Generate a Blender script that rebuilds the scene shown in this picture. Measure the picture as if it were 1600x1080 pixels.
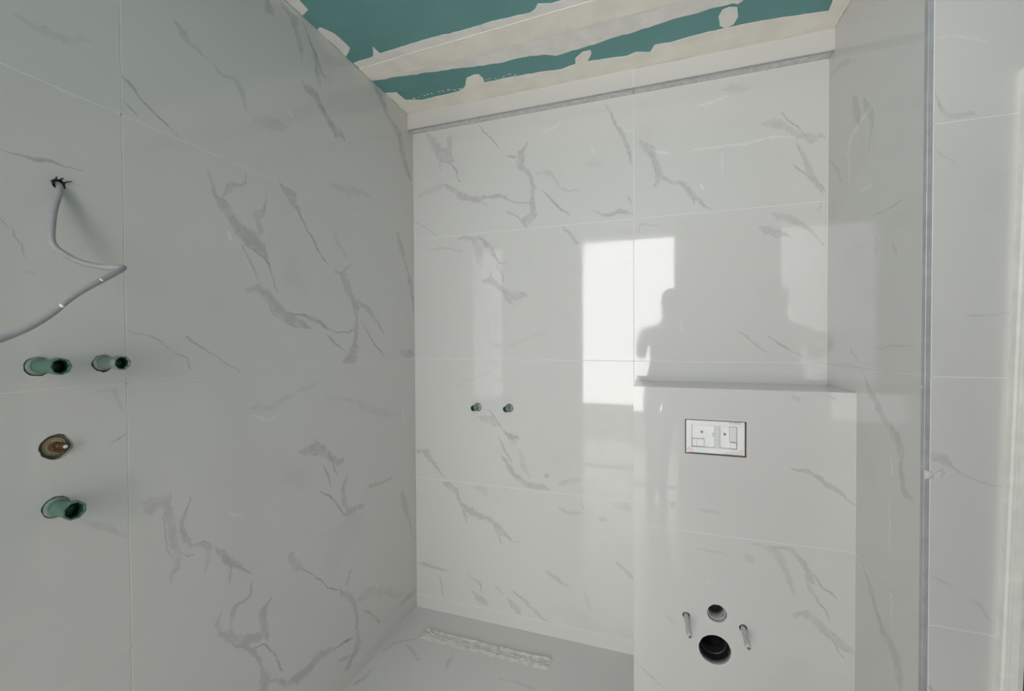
import bpy, bmesh, math, random
from mathutils import Vector, Matrix, noise
from mathutils.geometry import tessellate_polygon

# ------------------------------------------------------------------ camera, light, exposure
scene = bpy.context.scene
for o in list(bpy.data.objects):
    bpy.data.objects.remove(o, do_unlink=True)
col = scene.collection

CAM_Z = 1.3537
YAW, PITCH, ROLL = math.radians(18.24), math.radians(0.849), math.radians(-0.286)
fwd = Vector((-math.sin(YAW) * math.cos(PITCH), math.cos(YAW) * math.cos(PITCH), -math.sin(PITCH)))
rgt0 = Vector((math.cos(YAW), math.sin(YAW), 0)); up0 = rgt0.cross(fwd)
rgt = math.cos(ROLL) * rgt0 + math.sin(ROLL) * up0
upv = -math.sin(ROLL) * rgt0 + math.cos(ROLL) * up0
cam_data = bpy.data.cameras.new('camera')
cam = bpy.data.objects.new('camera', cam_data); col.objects.link(cam)
cam_data.sensor_fit = 'HORIZONTAL'; cam_data.sensor_width = 36.0
cam_data.lens = 643.66 / 1600 * 36.0
cam_data.clip_start = 0.005
cam.matrix_world = Matrix(((rgt.x, upv.x, -fwd.x, 0), (rgt.y, upv.y, -fwd.y, 0), (rgt.z, upv.z, -fwd.z, CAM_Z), (0, 0, 0, 1)))
scene.camera = cam

world = bpy.data.worlds.new('overcast'); scene.world = world
world.use_nodes = True
world.node_tree.nodes['Background'].inputs[0].default_value = (0.80, 0.88, 1.0, 1)
world.node_tree.nodes['Background'].inputs[1].default_value = 1.0

# daylight of the hall window behind the camera, seen through the open doorway
WX0, WX1, WZ0, WZ1, WY = -1.70, 0.38, 0.40, 2.75, -2.26
ld = bpy.data.lights.new('window_daylight', 'AREA'); ld.shape = 'RECTANGLE'
ld.size = WX1 - WX0; ld.size_y = WZ1 - WZ0
ld.energy = 170.0; ld.color = (1.0, 0.985, 0.955)
lo = bpy.data.objects.new('window_daylight', ld); col.objects.link(lo)
lo.location = ((WX0 + WX1) / 2, WY, (WZ0 + WZ1) / 2); lo.rotation_euler = (math.radians(90), 0, 0)

scene.view_settings.view_transform = 'Standard'
scene.view_settings.look = 'None'
scene.view_settings.gamma = 1.0
scene.view_settings.use_curve_mapping = False
scene.view_settings.exposure = 0.0
scene.cycles.max_bounces = 7
scene.cycles.diffuse_bounces = 5
scene.cycles.glossy_bounces = 3
scene.cycles.use_adaptive_sampling = True
scene.cycles.adaptive_threshold = 0.03
scene.cycles.caustics_reflective = False
scene.cycles.caustics_refractive = False

# ------------------------------------------------------------------ room measures (metres)
XL, YB, XR, YF = -1.1141, 1.8175, 0.6321, 1.2481   # left wall, back wall, return wall, wall beside the door
YX, XBOX, ZBOX = 1.5865, -0.050, 1.1775             # cistern boxing: front, left edge, top
YS, ZS, ZC = 1.7681, 2.379, 2.456                   # soffit front, soffit underside, ceiling
XE, YE = 1.75, -0.75                                # far right wall, entrance wall behind the camera
J4, J3, J2, J1 = 0.0607, 0.6594, 1.2594, 1.8594     # horizontal joints
UJL, UJB, ZJX = 0.608, -0.056, 0.663
GAP, TT = 0.0026, 0.010
R = math.radians
VEINS = {
 'left': [
  (0.3, [(0.981,2.4,0.0309),(0.992,2.385,0.0447),(1.01,2.375,0.0256)]),
  (0.28, [(1.04,2.435,0.032),(1.085,2.421,0.0427),(1.097,2.384,0.0297),(1.115,2.349,0.0291),(1.125,2.296,0.0123)]),
  (0.5, [(1.13,2.433,0.011),(1.158,2.393,0.0112),(1.192,2.344,0.0115),(1.216,2.313,0.0116),(1.238,2.308,0.0104)]),
  (0.28, [(1.158,2.4,0.0178),(1.177,2.355,0.0317),(1.188,2.313,0.0307),(1.2,2.263,0.0137)]),
  (0.32, [(1.13,2.227,0.0355),(1.169,2.221,0.0411),(1.199,2.194,0.0183),(1.235,2.167,0.0333),(1.268,2.148,0.0422),(1.315,2.137,0.0476)]),
  (0.45, [(1.181,2.241,0.0073),(1.208,2.199,0.0112),(1.245,2.165,0.0115),(1.274,2.122,0.0156)]),
  (0.32, [(1.516,2.454,0.0211),(1.56,2.415,0.038),(1.611,2.365,0.0327),(1.686,2.32,0.0532),(1.717,2.253,0.0485),(1.754,2.191,0.0431),(1.788,2.148,0.0311)]),
  (0.25, [(0.725,2.143,0.0215),(0.749,2.121,0.0221),(0.78,2.106,0.0131),(0.803,2.106,0.0041)]),
  (0.18, [(0.827,2.095,0.0286),(0.879,2.096,0.0247),(0.902,2.064,0.0244),(0.911,2.028,0.0138)]),
  (0.5, [(0.612,1.944,0.0156),(0.625,1.934,0.0088),(0.652,1.913,0.0054),(0.691,1.885,0.0056),(0.734,1.86,0.0039)]),
  (0.4, [(0.611,1.891,0.0051),(0.624,1.881,0.0052),(0.638,1.871,0.0035)]),
  (0.14, [(0.448,1.959,0.0137),(0.477,1.956,0.0189),(0.514,1.963,0.0193),(0.554,1.988,0.0113)]),
  (0.1, [(0.942,2.01,0.0365),(1.009,2.033,0.039),(1.058,2.047,0.0206)]),
  (0.16, [(1.258,1.93,0.0298),(1.344,1.941,0.041),(1.461,1.962,0.0379)]),
  (0.38, [(0.424,1.704,0.0037),(0.448,1.703,0.0063),(0.469,1.702,0.0088),(0.501,1.707,0.0064),(0.54,1.712,0.004)]),
  (0.3, [(0.422,1.576,0.0041),(0.437,1.554,0.0039),(0.452,1.515,0.0047)]),
  (0.15, [(0.453,1.486,0.0061),(0.47,1.484,0.0062)]),
  (0.25, [(0.797,1.806,0.0153),(0.813,1.76,0.0173),(0.822,1.728,0.0191)]),
  (0.34, [(0.818,1.748,0.0248),(0.84,1.727,0.038),(0.867,1.699,0.0367),(0.892,1.669,0.048),(0.926,1.653,0.0619),(0.953,1.634,0.0393),(0.975,1.611,0.0142)]),
  (0.3, [(0.914,1.843,0.0071),(0.902,1.809,0.0095),(0.863,1.791,0.0185),(0.84,1.759,0.0152)]),
  (0.3, [(0.978,1.816,0.0042),(0.969,1.762,0.0099),(0.946,1.725,0.0282),(0.95,1.678,0.031)]),
  (0.5, [(0.911,1.637,0.0064),(0.94,1.622,0.0089),(0.975,1.595,0.0118),(0.99,1.562,0.0072),(1.011,1.504,0.0049)]),
  (0.25, [(0.891,1.627,0.0129),(0.919,1.582,0.011),(0.939,1.535,0.0089)]),
  (0.32, [(0.903,1.504,0.0147),(0.939,1.512,0.0361),(0.978,1.489,0.0356),(1.019,1.45,0.0412),(1.061,1.426,0.0454),(1.1,1.41,0.0321),(1.142,1.394,0.0094)]),
  (0.45, [(0.971,1.477,0.0045),(0.995,1.443,0.0068),(1.014,1.43,0.0045)]),
  (0.42, [(1.061,1.438,0.0127),(1.114,1.437,0.0133),(1.172,1.426,0.0194),(1.223,1.398,0.0126),(1.276,1.385,0.0073),(1.335,1.386,0.0076),(1.373,1.396,0.0132)]),
  (0.32, [(1.03,1.846,0.0423),(1.067,1.826,0.048),(1.09,1.795,0.0262),(1.106,1.774,0.0118)]),
  (0.55, [(1.095,1.781,0.0087),(1.153,1.716,0.0091),(1.19,1.667,0.0092),(1.227,1.635,0.0062)]),
  (0.3, [(1.259,1.612,0.0125),(1.303,1.609,0.0457),(1.338,1.546,0.043),(1.371,1.499,0.045),(1.381,1.448,0.027),(1.377,1.384,0.0266),(1.364,1.32,0.0666),(1.345,1.282,0.0878),(1.348,1.262,0.0803)]),
  (0.3, [(1.351,1.649,0.0211),(1.325,1.629,0.0179),(1.303,1.616,0.0149)]),
  (0.35, [(1.217,1.377,0.0081),(1.265,1.339,0.011),(1.316,1.308,0.011)]),
  (0.22, [(1.402,1.509,0.038),(1.466,1.474,0.0312),(1.518,1.427,0.0225),(1.563,1.386,0.0154)]),
  (0.38, [(1.412,1.431,0.0108),(1.473,1.358,0.0107),(1.57,1.275,0.0109)]),
  (0.28, [(1.679,1.851,0.0546),(1.699,1.798,0.0494),(1.736,1.729,0.0224),(1.774,1.641,0.0345),(1.802,1.565,0.0296),(1.813,1.486,0.0179)]),
  (0.25, [(1.686,1.297,0.0185),(1.757,1.286,0.0441),(1.815,1.284,0.0322)]),
  (0.28, [(0.612,1.38,0.0043),(0.663,1.359,0.0045),(0.697,1.335,0.0061),(0.726,1.315,0.0062),(0.745,1.285,0.0077)]),
  (0.36, [(0.734,1.367,0.0096),(0.754,1.35,0.0082),(0.798,1.319,0.0051),(0.86,1.282,0.0054),(0.883,1.262,0.0055)]),
  (0.15, [(1.261,1.753,0.0211),(1.274,1.725,0.0206),(1.322,1.686,0.0341)]),
  (0.12, [(0.918,1.153,0.0265),(0.972,1.146,0.0247),(1.039,1.167,0.018),(1.097,1.185,0.0161),(1.168,1.199,0.0167)]),
  (0.1, [(1.213,1.143,0.0277),(1.331,1.12,0.0199),(1.468,1.059,0.0377),(1.655,0.999,0.0354)]),
  (0.28, [(1.094,0.98,0.0345),(1.164,0.968,0.0433),(1.216,0.936,0.0359),(1.275,0.891,0.0321),(1.303,0.888,0.0127)]),
  (0.4, [(1.156,1.006,0.007),(1.195,0.96,0.0071),(1.226,0.929,0.0104),(1.264,0.85,0.0111)]),
  (0.35, [(1.194,0.9,0.0079),(1.215,0.854,0.0106),(1.233,0.812,0.0081)]),
  (0.25, [(1.316,0.822,0.0348),(1.294,0.779,0.0293),(1.3,0.727,0.0276),(1.324,0.68,0.0562)]),
  (0.45, [(1.183,0.816,0.0086),(1.233,0.769,0.0114),(1.272,0.718,0.0096),(1.306,0.675,0.0074)]),
  (0.28, [(1.324,0.68,0.0443),(1.381,0.676,0.0334),(1.429,0.668,0.0139)]),
  (0.3, [(1.434,0.736,0.0155),(1.455,0.737,0.02),(1.529,0.725,0.015),(1.6,0.722,0.0225)]),
  (0.22, [(0.633,0.98,0.0178),(0.656,0.964,0.0371),(0.681,0.962,0.0357),(0.695,0.941,0.02)]),
  (0.22, [(0.686,0.949,0.0239),(0.694,0.902,0.0269),(0.701,0.851,0.0243),(0.707,0.815,0.0202),(0.703,0.786,0.0234),(0.695,0.774,0.0328)]),
  (0.45, [(0.678,0.927,0.004),(0.681,0.884,0.004),(0.685,0.85,0.0039),(0.697,0.805,0.0038)]),
  (0.28, [(0.737,0.949,0.0086),(0.727,0.92,0.0084),(0.719,0.891,0.0105),(0.726,0.858,0.0212),(0.738,0.836,0.0233)]),
  (0.22, [(0.738,0.836,0.0166),(0.765,0.817,0.0188),(0.783,0.791,0.0208),(0.779,0.762,0.0178),(0.775,0.738,0.0072)]),
  (0.5, [(0.718,0.821,0.0038),(0.733,0.806,0.004),(0.745,0.8,0.0045)]),
  (0.34, [(0.8,0.793,0.0069),(0.824,0.756,0.0198),(0.842,0.729,0.0256),(0.865,0.708,0.0146),(0.89,0.68,0.0074),(0.912,0.656,0.0061)]),
  (0.25, [(0.846,0.718,0.0195),(0.844,0.692,0.0118),(0.841,0.675,0.0079)]),
  (0.16, [(0.528,0.984,0.0151),(0.56,0.957,0.0175),(0.599,0.917,0.0157)]),
  (0.14, [(0.553,1.247,0.0082),(0.581,1.247,0.0123),(0.6,1.201,0.0093)]),
  (0.3, [(0.579,1.135,0.0044),(0.591,1.137,0.0044),(0.605,1.143,0.006)]),
  (0.24, [(1.036,0.666,0.0341),(1.066,0.612,0.0373),(1.093,0.581,0.0182),(1.12,0.551,0.0074)]),
  (0.55, [(1.115,0.558,0.0055),(1.172,0.492,0.0058),(1.212,0.444,0.0058),(1.26,0.404,0.008)]),
  (0.3, [(1.339,0.449,0.0176),(1.32,0.429,0.026),(1.309,0.405,0.0253)]),
  (0.3, [(1.274,0.41,0.0171),(1.323,0.347,0.0321),(1.355,0.291,0.0256),(1.366,0.235,0.0215),(1.365,0.183,0.0226),(1.368,0.129,0.0402),(1.341,0.096,0.0882),(1.315,0.078,0.0955)]),
  (0.14, [(1.375,0.307,0.0338),(1.456,0.286,0.0515),(1.544,0.234,0.0484),(1.694,0.13,0.0414)]),
  (0.38, [(1.414,0.231,0.0108),(1.455,0.191,0.0114),(1.515,0.115,0.0122)]),
  (0.28, [(0.91,0.64,0.0093),(0.903,0.611,0.013),(0.879,0.598,0.0197),(0.855,0.597,0.0203),(0.845,0.572,0.0126),(0.843,0.538,0.016),(0.839,0.517,0.025)]),
  (0.3, [(0.972,0.551,0.0117),(0.949,0.535,0.0274),(0.944,0.498,0.0297),(0.953,0.463,0.0312),(0.957,0.431,0.0204)]),
  (0.28, [(0.812,0.546,0.0212),(0.848,0.51,0.0282),(0.887,0.481,0.0286),(0.928,0.458,0.0258),(0.957,0.45,0.0168)]),
  (0.2, [(0.815,0.61,0.0104),(0.807,0.585,0.018),(0.812,0.55,0.0225)]),
  (0.3, [(0.848,0.507,0.029),(0.887,0.457,0.0219),(0.921,0.397,0.012),(0.938,0.349,0.014),(0.944,0.311,0.0429),(0.947,0.278,0.0517)]),
  (0.5, [(0.907,0.442,0.0069),(0.95,0.42,0.009),(0.976,0.376,0.0079),(0.997,0.33,0.0089),(1.006,0.292,0.0098)]),
  (0.55, [(1.342,0.168,0.0083),(1.281,0.188,0.0111),(1.237,0.198,0.0114)]),
  (0.32, [(1.237,0.2,0.0249),(1.183,0.22,0.0329),(1.138,0.222,0.0508),(1.095,0.218,0.0472),(1.05,0.226,0.0293),(1.005,0.26,0.0168),(0.959,0.293,0.0229)]),
  (0.28, [(1.315,0.115,0.022),(1.29,0.124,0.0152),(1.263,0.137,0.0094)]),
  (0.25, [(1.691,0.631,0.0365),(1.712,0.571,0.0454),(1.755,0.459,0.0183),(1.795,0.362,0.0139)]),
  (0.25, [(1.667,0.1,0.0214),(1.721,0.098,0.0326),(1.79,0.086,0.0317)]),
  (-0.4, [(1.049,2.108,0.0089),(1.069,2.098,0.0116),(1.082,2.096,0.0081)]),
  (-0.5, [(0.85,1.662,0.0079),(0.855,1.642,0.0099)]),
  (-0.2, [(0.494,1.856,0.0053),(0.512,1.858,0.0069),(0.53,1.857,0.0057)]),
  (-0.3, [(0.832,0.878,0.0061),(0.856,0.859,0.0094),(0.883,0.843,0.0065)]),
  (-0.25, [(0.907,1.132,0.0091),(0.972,1.111,0.0119),(1.019,1.123,0.0089)]),
  (-0.3, [(1.708,1.02,0.0155),(1.719,0.972,0.0156)]),
 ],
 'back': [
  (0.3, [(-1.033,2.359,0.0433),(-0.991,2.315,0.0498),(-0.956,2.263,0.0675),(-0.922,2.24,0.0479),(-0.894,2.217,0.0239)]),
  (0.22, [(-0.914,2.343,0.0201),(-0.907,2.302,0.0412),(-0.914,2.257,0.0491)]),
  (0.45, [(-0.956,2.238,0.009),(-0.911,2.213,0.012),(-0.881,2.175,0.0095),(-0.861,2.112,0.013)]),
  (0.2, [(-0.963,2.227,0.0204),(-0.96,2.208,0.0205),(-0.957,2.186,0.0171)]),
  (0.5, [(-0.756,2.363,0.0087),(-0.695,2.294,0.0086),(-0.657,2.246,0.0086)]),
  (0.26, [(-0.933,2.102,0.0363),(-0.888,2.075,0.0302),(-0.848,2.04,0.0358),(-0.771,2.016,0.0391),(-0.722,2.025,0.0248)]),
  (0.42, [(-0.722,2.031,0.0148),(-0.642,2.016,0.0173),(-0.595,1.988,0.0086),(-0.534,1.98,0.0087),(-0.504,1.978,0.0116)]),
  (0.3, [(-0.749,2.004,0.0118),(-0.732,1.993,0.0117),(-0.716,1.983,0.0088)]),
  (0.28, [(-0.52,2.249,0.0192),(-0.548,2.218,0.0321),(-0.557,2.176,0.042),(-0.533,2.126,0.0398),(-0.503,2.082,0.023),(-0.497,2.038,0.03),(-0.501,1.98,0.0241),(-0.498,1.937,0.0307),(-0.516,1.904,0.0749),(-0.528,1.876,0.0625)]),
  (0.3, [(-0.616,2.205,0.017),(-0.594,2.196,0.0143),(-0.57,2.192,0.0116)]),
  (0.3, [(-0.614,1.948,0.0115),(-0.577,1.921,0.0115),(-0.559,1.899,0.0115)]),
  (0.17, [(-0.479,2.102,0.0228),(-0.429,2.095,0.0274),(-0.391,2.062,0.0216),(-0.356,2.021,0.0162),(-0.277,1.998,0.0081)]),
  (0.35, [(-0.45,2.023,0.011),(-0.408,1.973,0.0137),(-0.371,1.935,0.0136),(-0.328,1.905,0.0108)]),
  (0.32, [(-0.167,2.358,0.0101),(-0.14,2.294,0.0125),(-0.114,2.244,0.0198),(-0.088,2.186,0.0199),(-0.069,2.121,0.0126),(-0.062,2.085,0.0101)]),
  (0.3, [(-0.222,1.911,0.0106),(-0.175,1.887,0.0161),(-0.141,1.889,0.0248),(-0.104,1.894,0.0242),(-0.062,1.881,0.0236)]),
  (0.3, [(-0.082,1.964,0.01),(-0.072,1.944,0.01),(-0.064,1.925,0.0101)]),
  (0.3, [(-1.109,1.951,0.0128),(-1.048,1.907,0.0095),(-0.987,1.87,0.0094)]),
  (0.1, [(-0.243,2.118,0.043),(-0.189,2.103,0.0319)]),
  (0.12, [(-1.082,2.075,0.0266),(-0.957,2.108,0.0327)]),
  (0.25, [(-0.873,1.845,0.0184),(-0.806,1.837,0.0243),(-0.756,1.836,0.0303)]),
  (0.2, [(-0.783,1.832,0.032),(-0.757,1.757,0.0451),(-0.751,1.705,0.026)]),
  (0.32, [(-0.75,1.832,0.0243),(-0.704,1.784,0.0305),(-0.682,1.74,0.0183),(-0.66,1.715,0.0089),(-0.622,1.706,0.0059)]),
  (0.35, [(-0.676,1.71,0.0092),(-0.641,1.654,0.0123),(-0.638,1.624,0.0094)]),
  (0.26, [(-0.741,1.635,0.0301),(-0.699,1.627,0.0359),(-0.654,1.595,0.03),(-0.613,1.563,0.0415),(-0.573,1.553,0.0412),(-0.53,1.554,0.0235)]),
  (0.28, [(-0.629,1.558,0.0242),(-0.614,1.54,0.0212),(-0.598,1.521,0.0181)]),
  (0.3, [(-0.705,1.678,0.0095),(-0.699,1.657,0.0127),(-0.696,1.636,0.016)]),
  (0.1, [(-0.599,1.325,0.03),(-0.537,1.355,0.0148),(-0.446,1.383,0.0233)]),
  (0.25, [(-0.357,1.849,0.0137),(-0.328,1.823,0.019),(-0.3,1.782,0.0326)]),
  (0.14, [(-1.024,1.801,0.019),(-0.925,1.8,0.0155),(-0.863,1.783,0.0244)]),
  (0.1, [(-0.886,1.126,0.0125),(-0.777,1.172,0.0123),(-0.711,1.198,0.0243)]),
  (0.2, [(-0.768,0.988,0.0189),(-0.713,0.973,0.0379),(-0.671,0.948,0.0318)]),
  (0.36, [(-0.719,1.021,0.0131),(-0.671,0.963,0.0097),(-0.633,0.917,0.0128),(-0.601,0.896,0.0434),(-0.57,0.895,0.024)]),
  (0.32, [(-0.665,0.888,0.0098),(-0.633,0.83,0.0163),(-0.608,0.787,0.013)]),
  (0.32, [(-0.656,0.801,0.0164),(-0.611,0.751,0.0325),(-0.577,0.715,0.0258),(-0.54,0.686,0.0313),(-0.491,0.679,0.0361),(-0.449,0.675,0.0301),(-0.419,0.667,0.0091)]),
  (0.16, [(-0.564,0.833,0.0316),(-0.546,0.763,0.0318),(-0.521,0.721,0.0255)]),
  (0.18, [(-0.601,0.896,0.0578),(-0.592,0.878,0.0385),(-0.583,0.864,0.0192)]),
  (0.32, [(-1.105,0.795,0.0329),(-1.061,0.792,0.0418),(-1.026,0.75,0.0289),(-0.994,0.715,0.0179),(-0.948,0.668,0.0142)]),
  (0.25, [(-0.449,0.737,0.0151),(-0.44,0.735,0.0273),(-0.428,0.73,0.0243)]),
  (0.14, [(-0.375,0.706,0.0339),(-0.331,0.719,0.0281),(-0.289,0.73,0.0336)]),
  (0.32, [(-0.956,0.642,0.0334),(-0.907,0.628,0.049),(-0.879,0.581,0.0213),(-0.846,0.538,0.0278),(-0.798,0.516,0.0464),(-0.749,0.504,0.0325),(-0.706,0.491,0.0266),(-0.674,0.465,0.0473),(-0.642,0.433,0.0268),(-0.604,0.411,0.0128),(-0.566,0.411,0.0091)]),
  (0.3, [(-0.852,0.525,0.0177),(-0.842,0.501,0.0211),(-0.836,0.474,0.028)]),
  (0.3, [(-0.683,0.451,0.0102),(-0.658,0.394,0.0101)]),
  (0.14, [(-0.781,0.642,0.026),(-0.738,0.628,0.0388)]),
  (0.28, [(-1.103,0.222,0.0168),(-1.027,0.219,0.0268),(-0.938,0.208,0.02)]),
  (0.25, [(-0.984,0.178,0.0111),(-0.974,0.132,0.0147),(-0.967,0.085,0.0219)]),
  (0.3, [(-0.824,0.209,0.0105),(-0.767,0.179,0.0142),(-0.751,0.135,0.014)]),
  (0.28, [(-0.801,0.129,0.0357),(-0.774,0.109,0.0351),(-0.725,0.085,0.0276)]),
  (0.3, [(-0.695,0.18,0.0103),(-0.669,0.163,0.0103),(-0.643,0.147,0.0103)]),
  (0.28, [(-0.618,0.13,0.0276),(-0.59,0.102,0.0412),(-0.568,0.071,0.0205)]),
  (0.3, [(-0.596,0.171,0.0169),(-0.558,0.148,0.0168),(-0.512,0.112,0.0167),(-0.451,0.071,0.0131),(-0.409,0.059,0.0095)]),
  (0.22, [(-0.438,0.295,0.0317),(-0.409,0.282,0.0287),(-0.362,0.253,0.0158),(-0.333,0.241,0.0094)]),
  (0.14, [(-0.267,0.233,0.0119),(-0.253,0.184,0.0212),(-0.234,0.154,0.0092)]),
  (0.24, [(-0.116,0.381,0.0416),(-0.089,0.363,0.0236),(-0.063,0.332,0.0175)]),
  (0.18, [(-0.384,0.592,0.012),(-0.332,0.581,0.0177),(-0.269,0.578,0.0231)]),
  (0.2, [(-0.283,0.63,0.009),(-0.275,0.617,0.0119),(-0.266,0.598,0.0118)]),
  (0.25, [(-0.202,0.57,0.0143),(-0.186,0.569,0.0285),(-0.169,0.568,0.0142)]),
  (0.1, [(-0.137,0.64,0.0284),(-0.084,0.632,0.045)]),
  (0.26, [(-0.026,2.171,0.0341),(0.005,2.145,0.0431),(0.02,2.103,0.029),(0.035,2.062,0.034),(0.043,2.013,0.0299),(0.035,1.983,0.0258)]),
  (0.4, [(0.012,2.123,0.0074),(0.025,2.063,0.0074),(0.035,2.001,0.0074)]),
  (0.3, [(0.05,2.023,0.0247),(0.094,1.996,0.0248),(0.128,1.987,0.0195),(0.155,1.963,0.0233),(0.179,1.924,0.0233),(0.21,1.895,0.0164),(0.238,1.867,0.007)]),
  (0.28, [(0.167,1.933,0.014),(0.172,1.915,0.0116),(0.176,1.894,0.0093)]),
  (0.22, [(0.429,2.177,0.0333),(0.469,2.168,0.0362),(0.511,2.139,0.026),(0.553,2.111,0.0306),(0.587,2.096,0.042),(0.611,2.102,0.0338)]),
  (0.4, [(0.484,2.204,0.0163),(0.501,2.179,0.0062),(0.536,2.147,0.0062),(0.567,2.109,0.0081)]),
  (0.24, [(0.526,2.091,0.01),(0.547,2.045,0.016),(0.563,2.007,0.0199),(0.58,1.957,0.0278),(0.6,1.919,0.024),(0.616,1.894,0.02)]),
  (0.38, [(0.514,2.012,0.0085),(0.553,1.973,0.0084),(0.598,1.932,0.0062),(0.626,1.893,0.006)]),
  (0.12, [(0.282,2.334,0.025),(0.328,2.33,0.0344),(0.376,2.321,0.0193)]),
  (0.27, [(0.409,1.785,0.0139),(0.45,1.762,0.0371),(0.477,1.75,0.0329),(0.513,1.74,0.0188)]),
  (0.24, [(0.464,1.826,0.0279),(0.502,1.811,0.0318),(0.554,1.777,0.0174),(0.595,1.735,0.0105),(0.625,1.693,0.0082)]),
  (0.22, [(0.33,1.388,0.0096),(0.393,1.338,0.0118),(0.441,1.293,0.0093)]),
  (0.3, [(0.44,1.362,0.0117),(0.487,1.325,0.0094),(0.579,1.27,0.0069)]),
  (0.2, [(-0.044,1.805,0.0081),(-0.031,1.83,0.0109),(0.045,1.829,0.0079)]),
  (0.16, [(0.601,1.825,0.0106),(0.611,1.852,0.0106)]),
  (-0.4, [(0.143,2.114,0.0078),(0.237,2.113,0.0102),(0.328,2.112,0.0126),(0.394,2.116,0.01),(0.469,2.119,0.0098),(0.526,2.115,0.0072)]),
  (-0.3, [(0.19,2.288,0.0131),(0.248,2.295,0.0156),(0.305,2.305,0.0129)]),
  (-0.4, [(0.2,1.968,0.0092),(0.209,1.957,0.0138)]),
  (-0.35, [(0.274,2.09,0.0068),(0.283,1.996,0.0068)]),
  (-0.35, [(-0.61,2.195,0.0085),(-0.585,2.168,0.0084)]),
  (-0.3, [(-0.443,2.289,0.009),(-0.396,2.298,0.0121),(-0.367,2.319,0.0092)]),
  (-0.35, [(-0.232,2.191,0.008),(-0.224,2.157,0.0106)]),
  (-0.3, [(-0.095,2.23,0.0081),(-0.056,2.229,0.0081)]),
  (-0.35, [(0.02,2.132,0.0075),(0.057,2.116,0.0201),(0.089,2.106,0.0126)]),
  (-0.35, [(0.131,1.43,0.0073),(0.134,1.391,0.0073)]),
 ],
 'box': [
  (0.28, [(0.455,0.92,0.0086),(0.506,0.912,0.017),(0.541,0.886,0.0164),(0.564,0.865,0.0247),(0.594,0.85,0.0143),(0.619,0.828,0.01),(0.631,0.817,0.0079)]),
  (0.28, [(0.543,1.171,0.0082),(0.566,1.159,0.006),(0.583,1.145,0.0059)]),
  (0.14, [(0.456,1.167,0.0101),(0.468,1.155,0.0163),(0.481,1.147,0.0082)]),
  (0.2, [(0.075,0.761,0.0144),(0.085,0.753,0.0215)]),
  (0.14, [(0.172,0.75,0.0139),(0.205,0.747,0.0184),(0.242,0.743,0.0069)]),
  (0.17, [(0.32,0.657,0.0091),(0.358,0.65,0.018),(0.396,0.64,0.0312),(0.421,0.614,0.0336),(0.44,0.578,0.0279),(0.455,0.527,0.0195),(0.462,0.496,0.0154)]),
  (0.28, [(0.396,0.651,0.0111),(0.434,0.648,0.0177),(0.458,0.641,0.0175),(0.476,0.621,0.0166),(0.495,0.592,0.0281),(0.505,0.568,0.032),(0.52,0.545,0.0162)]),
  (0.38, [(0.52,0.571,0.0061),(0.543,0.539,0.0084),(0.566,0.522,0.0085),(0.584,0.506,0.0063)]),
  (0.2, [(0.502,0.542,0.0157),(0.513,0.516,0.0162),(0.531,0.494,0.0083)]),
  (0.38, [(0.526,0.497,0.0062),(0.552,0.46,0.0081),(0.563,0.441,0.0057),(0.567,0.423,0.0037)]),
  (0.2, [(0.463,0.427,0.0211),(0.503,0.435,0.0352),(0.531,0.418,0.0299),(0.553,0.386,0.034),(0.588,0.36,0.0303),(0.614,0.346,0.0218),(0.631,0.341,0.013)]),
  (0.45, [(0.54,0.392,0.0065),(0.567,0.368,0.0063),(0.602,0.318,0.0061)]),
  (0.25, [(0.598,0.346,0.0087),(0.614,0.343,0.0087),(0.627,0.34,0.0087)]),
  (0.12, [(0.168,0.607,0.0117),(0.214,0.603,0.0139),(0.26,0.601,0.0228)]),
  (0.14, [(0.32,0.602,0.0228),(0.333,0.593,0.0319)]),
  (0.2, [(-0.046,0.153,0.0053),(0.013,0.105,0.0079),(0.062,0.07,0.0078)]),
  (0.12, [(0.073,0.339,0.0201),(0.088,0.326,0.0125)]),
  (-0.35, [(0.2,0.491,0.0095),(0.22,0.486,0.0095)]),
 ],
 'right': [
  (0.15, [(1.79,2.308,0.031),(1.697,2.289,0.023),(1.606,2.237,0.0143)]),
  (0.24, [(1.63,2.139,0.0183),(1.604,2.084,0.0569),(1.586,2.035,0.0462)]),
  (0.22, [(1.555,2.097,0.0142),(1.523,2.026,0.0395),(1.507,1.986,0.0221),(1.521,1.93,0.0165)]),
  (0.2, [(1.807,2.005,0.0114),(1.731,1.93,0.0173),(1.706,1.894,0.0162)]),
  (0.2, [(1.488,1.712,0.0061),(1.407,1.707,0.0099),(1.353,1.711,0.0061)]),
  (0.25, [(1.627,1.311,0.0117),(1.579,1.284,0.0113)]),
  (0.26, [(1.57,1.269,0.0138),(1.522,1.217,0.02),(1.495,1.188,0.0323),(1.445,1.139,0.0297),(1.398,1.106,0.0278),(1.361,1.076,0.0416),(1.343,1.03,0.0359),(1.342,0.988,0.0302),(1.325,0.955,0.0349),(1.297,0.942,0.0149),(1.281,0.935,0.0048)]),
  (0.35, [(1.389,1.113,0.0088),(1.379,1.103,0.0086),(1.367,1.092,0.0084)]),
  (0.22, [(1.548,0.652,0.013),(1.509,0.624,0.0219),(1.478,0.583,0.0347),(1.442,0.54,0.033),(1.395,0.517,0.0382),(1.358,0.491,0.0535),(1.333,0.428,0.0496)]),
  (0.14, [(1.48,1.648,0.0208),(1.476,1.61,0.0277)]),
  (0.14, [(1.387,1.609,0.0131),(1.375,1.581,0.013)]),
  (0.16, [(1.486,1.325,0.0076),(1.371,1.33,0.0069),(1.287,1.337,0.0064)]),
  (-0.5, [(1.531,2.04,0.0068),(1.57,2.031,0.0138),(1.611,2.023,0.0159),(1.646,2.002,0.0149),(1.659,1.97,0.0204)]),
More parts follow.
